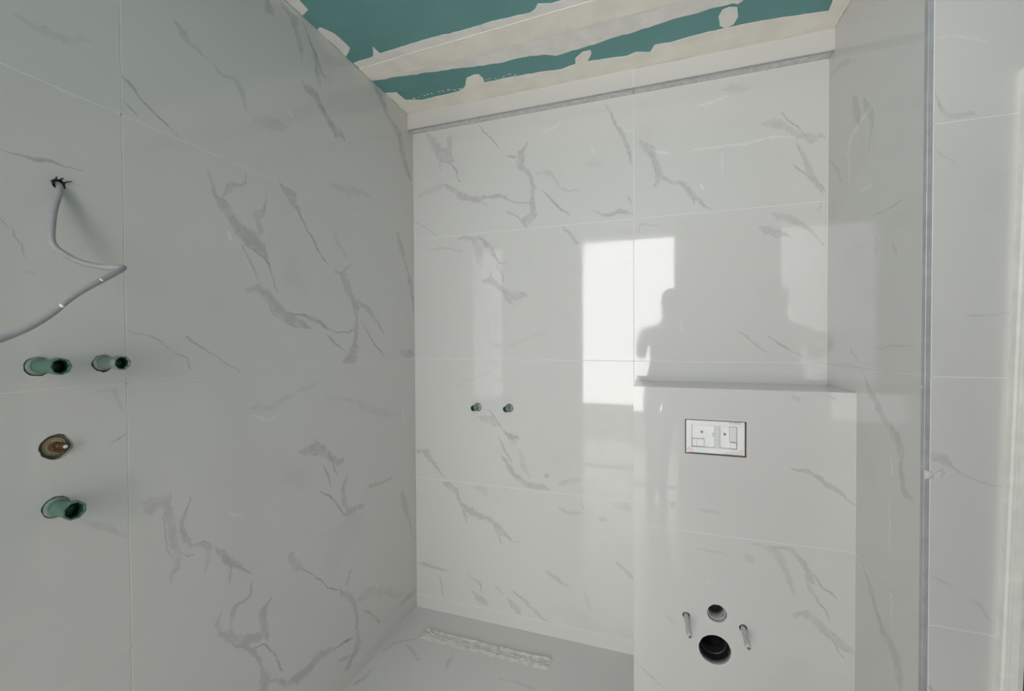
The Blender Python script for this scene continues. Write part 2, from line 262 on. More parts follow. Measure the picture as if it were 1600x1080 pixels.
  (-0.3, [(1.655,1.953,0.0089),(1.649,1.888,0.0176),(1.644,1.834,0.0131)]),
  (-0.3, [(1.57,1.813,0.0136),(1.527,1.81,0.0183),(1.497,1.811,0.0118)]),
  (-0.35, [(1.395,0.909,0.0095),(1.394,0.839,0.0096),(1.39,0.77,0.0128)]),
  (-0.25, [(1.39,0.752,0.0159),(1.385,0.649,0.0128),(1.377,0.556,0.0097)]),
  (-0.4, [(1.388,1.028,0.0095),(1.384,0.983,0.0126)]),
 ],
 'jamb': [
  (0.25, [(0.643,1.937,0.0046),(0.652,1.906,0.0058),(0.669,1.882,0.0128),(0.686,1.876,0.0198),(0.715,1.866,0.0084)]),
  (0.22, [(0.642,1.081,0.0208),(0.663,1.067,0.0204),(0.687,1.046,0.0085),(0.711,1.026,0.0073),(0.745,1.011,0.006),(0.774,1.007,0.0045)]),
  (0.24, [(0.716,0.735,0.0076),(0.737,0.723,0.0087),(0.762,0.692,0.0083)]),
  (0.12, [(0.648,0.78,0.0078),(0.672,0.766,0.0093),(0.69,0.757,0.0062)]),
  (0.18, [(0.708,1.406,0.006),(0.742,1.407,0.0059),(0.779,1.412,0.0073)]),
  (0.12, [(0.645,1.805,0.0051),(0.669,1.778,0.0062),(0.693,1.75,0.0037)]),
  (0.3, [(0.644,0.514,0.0063),(0.656,0.504,0.0078),(0.663,0.497,0.0077)]),
  (-0.25, [(0.631,2.063,0.0076),(0.679,2.059,0.0086),(0.736,2.036,0.0068)]),
 ],
 'floor': [
  (0.28, [(-1.096,1.329,0.0272),(-1.081,1.376,0.0205),(-1.081,1.399,0.0164)]),
  (0.2, [(-1.096,1.515,0.0404),(-1.065,1.565,0.0167),(-0.984,1.62,0.0125)]),
  (0.25, [(-0.796,1.585,0.0246),(-0.796,1.548,0.0271),(-0.795,1.512,0.0236)]),
  (0.2, [(-1.02,1.568,0.0115),(-0.97,1.544,0.0166),(-0.921,1.515,0.0106)]),
  (0.15, [(-0.564,1.526,0.0122),(-0.485,1.532,0.015),(-0.404,1.521,0.0116)]),
 ],
}

# ------------------------------------------------------------------ helpers
def link(name, me, mat=None, parent=None):
    o = bpy.data.objects.new(name, me); col.objects.link(o)
    if mat is not None and len(me.materials) == 0: me.materials.append(mat)
    if parent is not None: o.parent = parent
    return o

def tag(o, label=None, cat=None, group=None, kind=None):
    if label: o['label'] = label
    if cat: o['category'] = cat
    if group: o['group'] = group
    if kind: o['kind'] = kind
    return o

def empty(name, loc):
    o = bpy.data.objects.new(name, None); col.objects.link(o); o.location = loc
    o.empty_display_size = 0.05
    return o

def bm_obj(name, bm, mat, parent=None, smooth=False):
    bmesh.ops.recalc_face_normals(bm, faces=bm.faces)
    me = bpy.data.meshes.new(name); bm.to_mesh(me); bm.free()
    if smooth:
        for f in me.polygons: f.use_smooth = True
    return link(name, me, mat, parent)

# plane frames: (origin, u axis, v axis, outward normal)
FR = {
 'left':  (Vector((XL, 0, 0)), Vector((0, 1, 0)), Vector((0, 0, 1)), Vector((1, 0, 0))),
 'back':  (Vector((0, YB, 0)), Vector((1, 0, 0)), Vector((0, 0, 1)), Vector((0, -1, 0))),
 'box':   (Vector((0, YX, 0)), Vector((1, 0, 0)), Vector((0, 0, 1)), Vector((0, -1, 0))),
 'boxtop': (Vector((0, 0, ZBOX)), Vector((1, 0, 0)), Vector((0, 1, 0)), Vector((0, 0, 1))),
 'boxside': (Vector((XBOX, 0, 0)), Vector((0, 1, 0)), Vector((0, 0, 1)), Vector((-1, 0, 0))),
 'right': (Vector((XR, 0, 0)), Vector((0, 1, 0)), Vector((0, 0, 1)), Vector((-1, 0, 0))),
 'jamb':  (Vector((0, YF, 0)), Vector((1, 0, 0)), Vector((0, 0, 1)), Vector((0, -1, 0))),
 'soffit': (Vector((0, YS, 0)), Vector((1, 0, 0)), Vector((0, 0, 1)), Vector((0, -1, 0))),
 'under': (Vector((0, 0, ZS)), Vector((1, 0, 0)), Vector((0, 1, 0)), Vector((0, 0, -1))),
 'floor': (Vector((0, 0, 0)), Vector((1, 0, 0)), Vector((0, 1, 0)), Vector((0, 0, 1))),
 'ceil':  (Vector((0, 0, ZC)), Vector((1, 0, 0)), Vector((0, 1, 0)), Vector((0, 0, -1))),
 'far':   (Vector((XE, 0, 0)), Vector((0, 1, 0)), Vector((0, 0, 1)), Vector((-1, 0, 0))),
 'entry': (Vector((0, YE, 0)), Vector((1, 0, 0)), Vector((0, 0, 1)), Vector((0, 1, 0))),
}

def panel_bm(bm, fr, outline, holes=(), depth=0.0, thick=0.01):
    """slab cut to an outline with holes; its face lies 'depth' behind the frame plane"""
    o, u, v, n = FR[fr] if isinstance(fr, str) else fr
    loops = [list(outline)] + [list(h) for h in holes]
    tris = tessellate_polygon([[Vector((a, b, 0)) for a, b in lp] for lp in loops])
    flat = [p for lp in loops for p in lp]
    fv = [bm.verts.new(o + u * a + v * b - n * depth) for a, b in flat]
    bv = [bm.verts.new(o + u * a + v * b - n * (depth + thick)) for a, b in flat]
    for t in tris:
        try:
            bm.faces.new([fv[i] for i in t]); bm.faces.new([bv[i] for i in reversed(t)])
        except ValueError:
            pass
    k = 0
    for lp in loops:
        m = len(lp)
        for i in range(m):
            a, b = k + i, k + (i + 1) % m
            bm.faces.new((fv[a], fv[b], bv[b], bv[a]))
        k += m
    return bm

def rect(u0, v0, u1, v1): return [(u0, v0), (u1, v0), (u1, v1), (u0, v1)]
def circ(u, v, r, n=20, jit=0.0, seed=1):
    rnd = random.Random(seed)
    return [(u + r * (1 + rnd.uniform(-jit, jit)) * math.cos(2 * math.pi * i / n), v + r * (1 + rnd.uniform(-jit, jit)) * math.sin(2 * math.pi * i / n)) for i in range(n)]

def panel(name, fr, outline, mat, parent=None, holes=(), depth=0.0, thick=0.01):
    return bm_obj(name, panel_bm(bmesh.new(), fr, outline, holes, depth, thick), mat, parent)

def box_bm(bm, x0, y0, z0, x1, y1, z1):
    vs = [bm.verts.new((x, y, z)) for z in (z0, z1) for x, y in ((x0, y0), (x1, y0), (x1, y1), (x0, y1))]
    for f in ((0, 3, 2, 1), (4, 5, 6, 7), (0, 1, 5, 4), (1, 2, 6, 5), (2, 3, 7, 6), (3, 0, 4, 7)):
        bm.faces.new([vs[i] for i in f])
    return bm

def box(name, x0, y0, z0, x1, y1, z1, mat, parent=None, bevel=0.0):
    bm = box_bm(bmesh.new(), x0, y0, z0, x1, y1, z1)
    if bevel:
        bmesh.ops.bevel(bm, geom=list(bm.edges), offset=bevel, segments=2, affect='EDGES', profile=0.5)
    return bm_obj(name, bm, mat, parent)

def lathe(name, prof, seg, mat, parent=None, smooth=False, cap=True):
    """profile [(r, h)] turned about local +Z, closed at its last ring unless cap is off"""
    bm = bmesh.new(); rings = []
    for r, h in prof:
        rings.append([bm.verts.new((r * math.cos(2 * math.pi * i / seg), r * math.sin(2 * math.pi * i / seg), h)) for i in range(seg)])
    for a, b in zip(rings, rings[1:]):
        for i in range(seg):
            bm.faces.new((a[i], a[(i + 1) % seg], b[(i + 1) % seg], b[i]))
    if cap: bm.faces.new(rings[-1])
    return bm_obj(name, bm, mat, parent, smooth)

def tube(name, pts, rad, mat, parent=None, seg=12, sub=6):
    """smooth tube through points (Catmull-Rom)"""
    P = [Vector(p) for p in pts]; P = [P[0] * 2 - P[1]] + P + [P[-1] * 2 - P[-2]]
    path = []
    for i in range(1, len(P) - 2):
        for k in range(sub):
            t = k / sub; a, b, c, d = P[i - 1], P[i], P[i + 1], P[i + 2]
            path.append(0.5 * ((2 * b) + (c - a) * t + (2 * a - 5 * b + 4 * c - d) * t * t + (3 * b - a - 3 * c + d) * t ** 3))
    path.append(P[-2])
    bm = bmesh.new(); rings = []; nrm = None
    for i, p in enumerate(path):
        tg = (path[min(i + 1, len(path) - 1)] - path[max(i - 1, 0)]).normalized()
        if nrm is None:
            nrm = tg.cross(Vector((0.3, 0.2, 1))).normalized()
        nrm = (nrm - tg * nrm.dot(tg)).normalized(); bn = tg.cross(nrm)
        rr = rad(i / (len(path) - 1)) if callable(rad) else rad
        rings.append([bm.verts.new(p + (nrm * math.cos(2 * math.pi * k / seg) + bn * math.sin(2 * math.pi * k / seg)) * rr) for k in range(seg)])
    for a, b in zip(rings, rings[1:]):
        for k in range(seg): bm.faces.new((a[k], a[(k + 1) % seg], b[(k + 1) % seg], b[k]))
    bm.faces.new(list(reversed(rings[0]))); bm.faces.new(rings[-1])
    return bm_obj(name, bm, mat, parent, True)

# ------------------------------------------------------------------ materials
class NT:
    def __init__(s, name):
        s.mat = bpy.data.materials.new(name); s.mat.use_nodes = True
        s.t = s.mat.node_tree; s.n = s.t.nodes; s.bsdf = s.n['Principled BSDF']
    def new(s, typ, **kw):
        nd = s.n.new(typ)
        for k, v in kw.items(): setattr(nd, k, v)
        return nd
    def put(s, sock, val):
        if isinstance(val, bpy.types.NodeSocket): s.t.links.new(val, sock)
        else: sock.default_value = val
    def math(s, op, a, b=None, c=None, clamp=False):
        nd = s.new('ShaderNodeMath', operation=op, use_clamp=clamp)
        for i, v in enumerate((a, b, c)):
            if v is not None: s.put(nd.inputs[i], v)
        return nd.outputs[0]
    def vec(s, op, a, b=None, scale=None):
        nd = s.new('ShaderNodeVectorMath', operation=op)
        s.put(nd.inputs[0], a)
        if b is not None: s.put(nd.inputs[1], b)
        if scale is not None: s.put(nd.inputs['Scale'], scale)
        return nd.outputs[0]
    def noise(s, vec, scale, detail=4, rough=0.55, color=False):
        nd = s.new('ShaderNodeTexNoise'); s.put(nd.inputs['Vector'], vec)
        nd.inputs['Scale'].default_value = scale; nd.inputs['Detail'].default_value = detail; nd.inputs['Roughness'].default_value = rough
        return nd.outputs['Color' if color else 'Fac']
    def ramp(s, val, lo, hi, a=0.0, b=1.0, smooth=True):
        nd = s.new('ShaderNodeMapRange', interpolation_type='SMOOTHSTEP' if smooth else 'LINEAR')
        s.put(nd.inputs['Value'], val)
        nd.inputs['From Min'].default_value = lo; nd.inputs['From Max'].default_value = hi
        nd.inputs['To Min'].default_value = a; nd.inputs['To Max'].default_value = b
        return nd.outputs['Result']
    def mix(s, fac, a, b):
        nd = s.new('ShaderNodeMix', data_type='RGBA'); s.put(nd.inputs[0], fac); s.put(nd.inputs[6], a); s.put(nd.inputs[7], b)
        return nd.outputs[2]
    def pos(s): return s.new('ShaderNodeNewGeometry').outputs['Position']

def c4(r, g, b): return (r, g, b, 1.0)

def simple(name, rgb, rough=0.5, metal=0.0, vary=0.0, scale=30.0, spec=0.5, bump=0.0):
    m = NT(name); p = m.pos()
    f = m.noise(p, scale, 5)
    if vary:
        m.put(m.bsdf.inputs['Base Color'], m.mix(m.ramp(f, 0.3, 0.7), c4(*[x * (1 - vary) for x in rgb]), c4(*[min(1, x * (1 + vary)) for x in rgb])))
    else:
        m.bsdf.inputs['Base Color'].default_value = c4(*rgb)
    if bump:
        b = m.new('ShaderNodeBump'); b.inputs['Strength'].default_value = bump; b.inputs['Distance'].default_value = 0.004
        m.put(b.inputs['Height'], f); m.put(m.bsdf.inputs['Normal'], b.outputs[0])
    m.bsdf.inputs['Roughness'].default_value = rough; m.bsdf.inputs['Metallic'].default_value = metal
    m.bsdf.inputs['Specular IOR Level'].default_value = spec
    return m.mat

UV = {'left': 'YZ', 'right': 'YZ', 'far': 'YZ', 'boxside': 'YZ', 'floor': 'XY', 'boxtop': 'XY', 'under': 'XY'}
BASE, VEIN = c4(0.655, 0.648, 0.632), c4(0.17, 0.163, 0.155)

def marble(name, face, veins, rough=0.035, seed=0.0, base=BASE):
    """polished porcelain tile; each vein is a ribbon whose centre line and width follow a curve"""
    m = NT(name); p = m.pos()
    sp = m.new('ShaderNodeSeparateXYZ'); m.put(sp.inputs[0], p)
    a, b = UV.get(face, 'XZ')
    cb = m.new('ShaderNodeCombineXYZ'); m.put(cb.inputs[0], sp.outputs[a]); m.put(cb.inputs[1], sp.outputs[b])
    cb.inputs[2].default_value = seed
    uv = cb.outputs[0]
    dn = m.vec('SUBTRACT', m.noise(uv, 17.0, 4, 0.62, True), (0.5, 0.5, 0.5))
    duv = m.vec('ADD', uv, m.vec('SCALE', dn, scale=0.030))
    grain = m.noise(uv, 48.0, 3, 0.6)
    fray = m.math('SUBTRACT', grain, 0.5)
    gate = m.ramp(m.noise(m.vec('ADD', uv, (7.7, 2.2, 0)), 21.0, 2), 0.46, 0.60)
    total = pale = None
    for depth, pts in veins:
        A = Vector(pts[0][:2]); B = Vector(pts[-1][:2]); d = (B - A)
        if d.length < 1e-4: continue
        d.normalize(); A = A - d * (pts[0][2] * 0.45 + 0.001); B = B + d * (pts[-1][2] * 0.45 + 0.001)
        L = (B - A).length; nn = Vector((-d.y, d.x))
        q = sorted((((Vector(x[:2]) - A).dot(d) / L, (Vector(x[:2]) - A).dot(nn) / L, max(x[2], 0.0035) * 0.5 / L) for x in pts), key=lambda z: z[0])
        qq = []
        for z in q:
            if qq and z[0] - qq[-1][0] < 0.02: continue
            qq.append((min(max(z[0], 0.015), 0.985), z[1], z[2]))
        if len(qq) > 2:                                 # ribbons thin out towards their ends
            qq[0] = (qq[0][0], qq[0][1], qq[0][2] * 0.5); qq[-1] = (qq[-1][0], qq[-1][1], qq[-1][2] * 0.5)
        K = max(abs(z[1]) for z in qq) * 1.05 + 1e-4; W = max(z[2] for z in qq) * 1.3
        mp = m.new('ShaderNodeMapping', vector_type='TEXTURE'); m.put(mp.inputs['Vector'], duv)
        mp.inputs['Location'].default_value = (A.x, A.y, 0); mp.inputs['Rotation'].default_value = (0, 0, math.atan2(d.y, d.x)); mp.inputs['Scale'].default_value = (L, L, 1)
        s2 = m.new('ShaderNodeSeparateXYZ'); m.put(s2.inputs[0], mp.outputs[0])
        cv = m.new('ShaderNodeRGBCurve'); m.put(cv.inputs['Color'], s2.outputs[0])
        for ch, f in ((0, lambda z: 0.5 + 0.5 * z[1] / K), (1, lambda z: z[2] / W)):
            c = cv.mapping.curves[ch]
            e0 = (0.0, f(qq[0]) if ch == 0 else 0.0); e1 = (1.0, f(qq[-1]) if ch == 0 else 0.0)
            c.points[0].location = e0; c.points[1].location = e1
            for z in qq: c.points.new(z[0], f(z))
            for pt in c.points: pt.handle_type = 'AUTO_CLAMPED'
        cv.mapping.extend = 'HORIZONTAL'; cv.mapping.update()
        s3 = m.new('ShaderNodeSeparateColor'); m.put(s3.inputs[0], cv.outputs[0])
        off = m.math('SUBTRACT', s2.outputs[1], m.math('MULTIPLY_ADD', s3.outputs[0], 2 * K, -K))
        wid = m.math('MULTIPLY_ADD', s3.outputs[1], W, 1e-5)
        rel = m.math('DIVIDE', m.math('ABSOLUTE', off), wid)
        if depth < 0:                                   # dried smear of grout instead of a vein
            val = m.ramp(m.math('MULTIPLY_ADD', fray, 3.2, rel), 0.2, 1.2, -depth, 0.0)
        wide = max(x[2] for x in pts) > 0.012
        if depth < 0: pass
        elif wide:
            rel2 = m.math('MULTIPLY_ADD', fray, 1.9, rel)
            val = m.ramp(rel2, 0.45, 1.10, depth * 0.82, 0.0)
            sgn = 0.85 if (int(A.x * 1000) % 2) else -0.85
            ed = m.ramp(m.math('ABSOLUTE', m.math('SUBTRACT', m.math('DIVIDE', off, wid), sgn)), 0.03, 0.22, depth * 0.75, 0.0)
            val = m.math('MULTIPLY_ADD', ed, gate, val)
        else:
            val = m.ramp(m.math('MULTIPLY_ADD', fray, 0.8, rel), 0.25, 1.15, depth * 0.95, 0.0)
        if depth < 0:
            pale = val if pale is None else m.math('MAXIMUM', pale, val)
            continue
        total = val if total is None else m.math('MAXIMUM', total, val)
    # faint clouding and hairlines that every tile has
    cl = m.ramp(m.noise(m.vec('ADD', uv, (3.1, 1.7, seed)), 3.2, 3, 0.6), 0.56, 0.80, 0.0, 0.07)
    if total is None: total = cl
    else:
        total = m.math('MULTIPLY', total, m.ramp(m.noise(uv, 26.0, 4, 0.6), 0.30, 0.62, 0.48, 1.15))
        total = m.math('ADD', total, cl)
    # dried grout haze: pale specks and smears
    hz = m.math('MULTIPLY', m.ramp(m.noise(m.vec('MULTIPLY', uv, (1.0, 1.6, 1.0)), 75.0, 3, 0.7), 0.69, 0.76), m.ramp(m.noise(uv, 3.0, 2), 0.5, 0.66))
    colr = m.mix(total, base, VEIN)
    colr = m.mix(m.math('MULTIPLY', hz, 0.30), colr, c4(0.86, 0.86, 0.85))
    if pale is not None: colr = m.mix(pale, colr, c4(0.86, 0.86, 0.85))
    m.put(m.bsdf.inputs['Base Color'], colr)
    m.bsdf.inputs['Specular IOR Level'].default_value = 0.42
    m.put(m.bsdf.inputs['Roughness'], m.math('ADD', m.math('MULTIPLY', hz, 0.25), m.ramp(m.noise(uv, 9.0, 3), 0.4, 0.75, rough, rough + 0.045)))
    return m.mat

M = {
 'grout': simple('grout', (0.80, 0.80, 0.78), 0.8),
 'mortar': simple('mortar', (0.30, 0.30, 0.29), 0.9, vary=0.2),
 'cement': simple('cement_render', (0.36, 0.355, 0.34), 0.9, vary=0.10, scale=5),  # unseen walls' finish, chosen dark to cut light bounced onto the left wall
 'plaster': simple('plaster', (0.82, 0.82, 0.80), 0.8, vary=0.03, scale=6),
 'rough_edge': simple('rough_tile_edge', (0.70, 0.69, 0.695), 0.6, vary=0.14, scale=60),
 'alu': simple('satin_aluminium', (0.45, 0.46, 0.475), 0.40, metal=0.15, vary=0.10, scale=25),
 'compound': simple('joint_compound', (0.92, 0.88, 0.805), 0.75, vary=0.05, scale=9),
 'compound_grey': simple('thin_joint_compound', (0.86, 0.845, 0.81), 0.75, vary=0.06, scale=12),
 'cable': simple('cable_sheath', (0.40, 0.39, 0.41), 0.5, vary=0.06, scale=50),
 'black': simple('black_plastic', (0.015, 0.015, 0.016), 0.4),
 'ring': simple('grey_sealing_ring', (0.17, 0.18, 0.155), 0.7, vary=0.25, scale=150),
 'dark': simple('dark_rubber', (0.03, 0.032, 0.03), 0.6, vary=0.3),
 'green': simple('green_plug_plastic', (0.095, 0.190, 0.145), 0.42, vary=0.10, scale=45),
 'green_deep': simple('green_plug_bore', (0.008, 0.035, 0.02), 0.5),
 'greygreen': simple('dusty_green_plastic', (0.205, 0.270, 0.238), 0.6, vary=0.20, scale=60),
 'cream': simple('old_cream_plastic', (0.60, 0.50, 0.34), 0.55, vary=0.2, scale=90),
 'brass': simple('tarnished_brass', (0.16, 0.085, 0.035), 0.45, metal=0.5, vary=0.4, scale=120),
 'white': simple('white_plastic', (0.88, 0.88, 0.88), 0.45),
 'shade': simple('pale_grey_plastic', (0.72, 0.72, 0.715), 0.5),
 'pink': simple('pink_sealing_foam', (0.86, 0.74, 0.71), 0.9, vary=0.08, scale=200),
 'pipe_grey': simple('grey_pipe', (0.42, 0.42, 0.42), 0.4, vary=0.3, scale=70),
 'sleeve': simple('grey_rod_sleeve', (0.56, 0.56, 0.55), 0.5, vary=0.08, scale=120),
 'steel': simple('threaded_steel', (0.25, 0.25, 0.25), 0.35, metal=0.8),
 'paper': simple('white_paper', (0.90, 0.90, 0.89), 0.8),
 'casing': simple('cream_painted_wood', (0.90, 0.88, 0.84), 0.5, vary=0.05, scale=22),
 'door_dark': simple('dark_doorway_fill', (0.06, 0.06, 0.062), 0.4, vary=0.15, scale=16),  # near-black tone carries the darkness of the doorway
 'tape': simple('dusty_tape', (0.60, 0.595, 0.575), 0.45, vary=0.12, scale=40, bump=0.15),
 'slab': simple('hall_floor', (0.80, 0.79, 0.77), 0.5, vary=0.04, scale=4),
}

def board():
    m = NT('green_moisture_board'); p = m.pos()
    f = m.noise(p, 2.2, 4); g = m.noise(p, 150.0, 3)
    c = m.mix(m.ramp(f, 0.3, 0.7), c4(0.135, 0.315, 0.310), c4(0.165, 0.365, 0.360))
    c = m.mix(m.math('MULTIPLY', m.ramp(g, 0.66, 0.72), 0.25), c, c4(0.40, 0.50, 0.49))
    m.put(m.bsdf.inputs['Base Color'], c); m.bsdf.inputs['Roughness'].default_value = 0.85
    return m.mat
M['board'] = board()

# ------------------------------------------------------------------ tiling
def inside(pts, r):
    return sum(1 for x, y, w in pts if r[0] - 0.004 <= x <= r[2] + 0.004 and r[1] - 0.004 <= y <= r[3] + 0.004) * 2 > len(pts)

tile_no = [0]
def tile(parent, face, r, holes=(), outline=None, rough=0.035, base=BASE):
    """one tile r = (u0, v0, u1, v1) measured joint to joint"""
    tile_no[0] += 1
    g = GAP / 2
    out = outline or rect(r[0] + g, r[1] + g, r[2] - g, r[3] - g)
    vs = [(d, p) for d, p in VEINS.get(face, []) if inside(p, r)]
    mat = marble('marble_tile_%d' % tile_no[0], face, vs, rough, tile_no[0] * 0.37, base)
    return panel('tile', face, out, mat, parent, holes, 0.0, TT)

def grout(parent, face, segs):
    """segs: (u0, v0, u1, v1) joint centre lines"""
    bm = bmesh.new(); g = GAP / 2 - 0.0001
    for a, b, c, d in segs:
        panel_bm(bm, face, rect(min(a, c) - (g if a == c else 0), min(b, d) - (g if b == d else 0), max(a, c) + (g if a == c else 0), max(b, d) + (g if b == d else 0)), (), 0.0007, TT - 0.0012)
    return bm_obj('grout', bm, M['grout'], parent)

def slab(name, x0, y0, z0, x1, y1, z1, mat, label, parent=None):
    o = box(name, x0, y0, z0, x1, y1, z1, mat, parent)
    return tag(o, label, name.split('_')[0], kind='structure')

# ---- left wall
H_CAB = circ(0.502, 1.667, 0.0105, 14, 0.12, 3)
H_PA = circ(0.466, 1.306, 0.0190, 20, 0.06, 4); H_PB = circ(0.566, 1.307, 0.0188, 20, 0.08, 5)
H_PC = circ(0.490, 1.145, 0.0250, 22, 0.05, 6); H_PD = circ(0.488, 1.0255, 0.0214, 22, 0.03, 7)
MB = 0.035
wl = slab('wall_left', XL - 0.16, YE - 0.12, -0.05, XL - TT - MB, YB + 0.15, 2.70, M['mortar'], 'grey marble tiled wall on the left with pipe plugs and a cable')
panel('mortar_bed', 'left', rect(YE - 0.12, -0.05, YB + 0.10, 2.62), M['mortar'], wl, (H_CAB, H_PA, H_PB, H_PC, H_PD), TT, MB)
zs = [0.0, J4, J3, J2, J1, ZC]
for u0, u1 in ((YE, -0.592), (-0.592, UJL), (UJL, YB)):
    for k in range(5):
        hs = ()
        if u0 == -0.592 and k == 3: hs = (H_CAB, H_PA, H_PB)
        if u0 == -0.592 and k == 2: hs = (H_PC, H_PD)
        tile(wl, 'left', (u0, zs[k], u1, zs[k + 1]), hs)
grout(wl, 'left', [(YE, z, YB, z) for z in zs] + [(u, 0, u, ZC) for u in (-0.592, UJL, YB)])

# ---- back wall
H_B1 = circ(-0.772, 1.031, 0.0195, 18, 0.06, 8); H_B2 = circ(-0.613, 1.034, 0.0195, 18, 0.05, 9)
wb = slab('wall_back', XL - 0.15, YB + TT + MB, -0.05, XE + 0.15, YB + 0.17, 2.70, M['mortar'], 'grey marble tiled wall at the back under the stepped soffit')
panel('mortar_bed', 'back', rect(XL - 0.04, -0.05, XR + 0.10, 2.62), M['mortar'], wb, (H_B1, H_B2), TT, MB)
zb = [0.0, J4, J3, J2, J1, ZS]
for u0, u1 in ((XL, UJB), (UJB, XR)):
    for k in range(5):
        tile(wb, 'back', (u0, zb[k], u1, zb[k + 1]), (H_B1, H_B2) if (k == 2 and u0 == XL) else ())
grout(wb, 'back', [(XL, z, XR, z) for z in zb] + [(u, 0, u, ZS) for u in (XL, UJB, XR)])

# ---- soffit step under the ceiling
so = box('wall_soffit', XL, YS + TT, ZS + 0.012, XR, YB, ZC, M['mortar'])
tag(so, 'narrow tiled soffit step along the top of the back wall', 'wall', kind='structure')
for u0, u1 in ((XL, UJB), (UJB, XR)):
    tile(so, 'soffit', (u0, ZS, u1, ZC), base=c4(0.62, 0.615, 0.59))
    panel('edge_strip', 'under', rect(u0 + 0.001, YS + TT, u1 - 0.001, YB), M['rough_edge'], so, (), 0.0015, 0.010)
grout(so, 'soffit', [(XL, ZC, XR, ZC), (UJB, ZS, UJB, ZC), (XL, ZS, XL, ZC), (XR, ZS, XR, ZC)])
box('metal_edge', XL, YS - 0.0008, ZS - 0.0012, XR, YS + TT, ZS + 0.0012, M['alu'], so)

# ---- return wall on the right, its metal corner profile and the wall beside the door
wr = slab('wall_right', XR + TT, YF + TT, -0.05, XR + 0.16, YB + 0.05, 2.70, M['mortar'], 'narrow marble tiled return wall right of the cistern boxing')
YT = YF + 0.0135
for k in range(5):
    tile(wr, 'right', (YT, zs[k], YB, zs[k + 1]))
grout(wr, 'right', [(YT, z, YB, z) for z in zs] + [(YT, 0, YT, ZC), (YB, 0, YB, ZC)])

DTOP, DRX = 1.925, 1.60
def dl(z): return 0.774 + 0.0239 * z                 # edge of the crooked door opening
wj = tag(bm_obj('wall_doorside', panel_bm(bmesh.new(), 'jamb', [(XR + TT, -0.05), (dl(-0.05), -0.05), (dl(DTOP), DTOP), (DRX, DTOP), (DRX, -0.05), (XE + 0.1, -0.05), (XE + 0.1, 2.70), (XR + TT, 2.70)], (), TT, 0.12), M['mortar']), 'marble tiled wall beside the door on the far right', 'wall', kind='structure')
XT = XR + 0.0115; g = GAP / 2
for k in range(4):
    tile(wj, 'jamb', (XT, zs[k], dl(zs[k + 1]), zs[k + 1]), outline=[(XT + g, zs[k] + g), (dl(zs[k]), zs[k] + g), (dl(zs[k + 1]), zs[k + 1] - g), (XT + g, zs[k + 1] - g)])
tile(wj, 'jamb', (XT, J1, XE, ZC), outline=[(XT + g, J1 + g), (dl(J1), J1 + g), (dl(DTOP), DTOP), (DRX, DTOP), (DRX, J1 + g), (XE - g, J1 + g), (XE - g, ZC - g), (XT + g, ZC - g)])
for k in range(4):
    tile(wj, 'jamb', (DRX, zs[k], XE, zs[k + 1]))
grout(wj, 'jamb', [(XT, z, dl(z), z) for z in zs[:-1]] + [(DRX, z, XE, z) for z in zs[:-1]] + [(XT, ZC, XE, ZC), (XT, 0, XT, ZC)])
tr = box('trim_1', XR - 0.0012, YF - 0.0012, 0.0, XR + 0.0100, YF + 0.0122, ZC, M['alu'], bevel=0.0012)
tag(tr, 'grey metal corner profile along the outer tile edge', 'trim', kind='structure')

# ---- boxing for the concealed cistern
HR = rect(0.1265, 0.9435, 0.3215, 1.0665)
H_1 = circ(0.231, 0.386, 0.0315, 28, 0.02, 11); H_2 = circ(0.2245, 0.2555, 0.0520, 36, 0.012, 12)
H_R1 = circ(0.131, 0.359, 0.0128, 16, 0.05, 13); H_R2 = circ(0.313, 0.352, 0.0128, 16, 0.05, 14)
wx = tag(bm_obj('wall_boxing', panel_bm(bmesh.new(), 'box', rect(XBOX + TT, 0.0, XR, ZBOX - TT), (HR, H_1, H_2, H_R1, H_R2), TT, 0.016), M['mortar']), 'low tiled boxing with flush opening, drain hole and threaded rods', 'wall', kind='structure')
box('top_board', XBOX + TT, YX + TT + 0.016, ZBOX - TT - 0.016, XR, YB, ZBOX - TT, M['mortar'], wx)
box('side_board', XBOX + TT, YX + TT + 0.016, 0.0, XBOX + TT + 0.016, YB, ZBOX - TT - 0.016, M['mortar'], wx)
tile(wx, 'box', (XBOX - g, 0.0, XR, ZJX), (H_1, H_2, H_R1, H_R2))
tile(wx, 'box', (XBOX - g, ZJX, XR, ZBOX + g), (HR,))
tile(wx, 'boxtop', (XBOX - g, YX + TT, XR, YB))
tile(wx, 'boxside', (YX + TT, 0.0, YB, ZJX)); tile(wx, 'boxside', (YX + TT, ZJX, YB, ZBOX - TT))
grout(wx, 'box', [(XBOX, ZJX, XR, ZJX), (XR, 0, XR, ZBOX)])

# ---- floor
fl = slab('floor', XL - 0.16, YE - 0.12, -0.20, XE + 0.15, YB + 0.17, -TT - 0.03, M['mortar'], 'grey marble tiled bathroom floor')
HD = rect(-0.984, 1.622, -0.391, 1.684)
panel('mortar_bed', 'floor', rect(XL - 0.1, YE - 0.1, XE + 0.1, YB + 0.1), M['mortar'], fl, (HD,), TT, 0.03)
fx = [XL, 0.086, 1.286, XE]; fy = [YE, -0.5825, 0.0175, 0.6175, 1.2175, YB]
for i in range(3):
    for k in range(5):
        if fx[i] >= XR and fy[k] > 1.0: continue
        x1 = fx[i + 1] if not (k == 4 and i == 1) else XR
        tile(fl, 'floor', (fx[i], fy[k], x1, fy[k + 1]), (HD,) if (i == 0 and k == 4) else (), rough=0.16)
grout(fl, 'floor', [(XL, y, XE, y) for y in fy[:-1]] + [(XL, YB, XR, YB)] + [(x, YE, x, 1.2175) for x in fx[1:3]] + [(XL, YE, XL, YB), (0.086, 1.2175, 0.086, YB)])

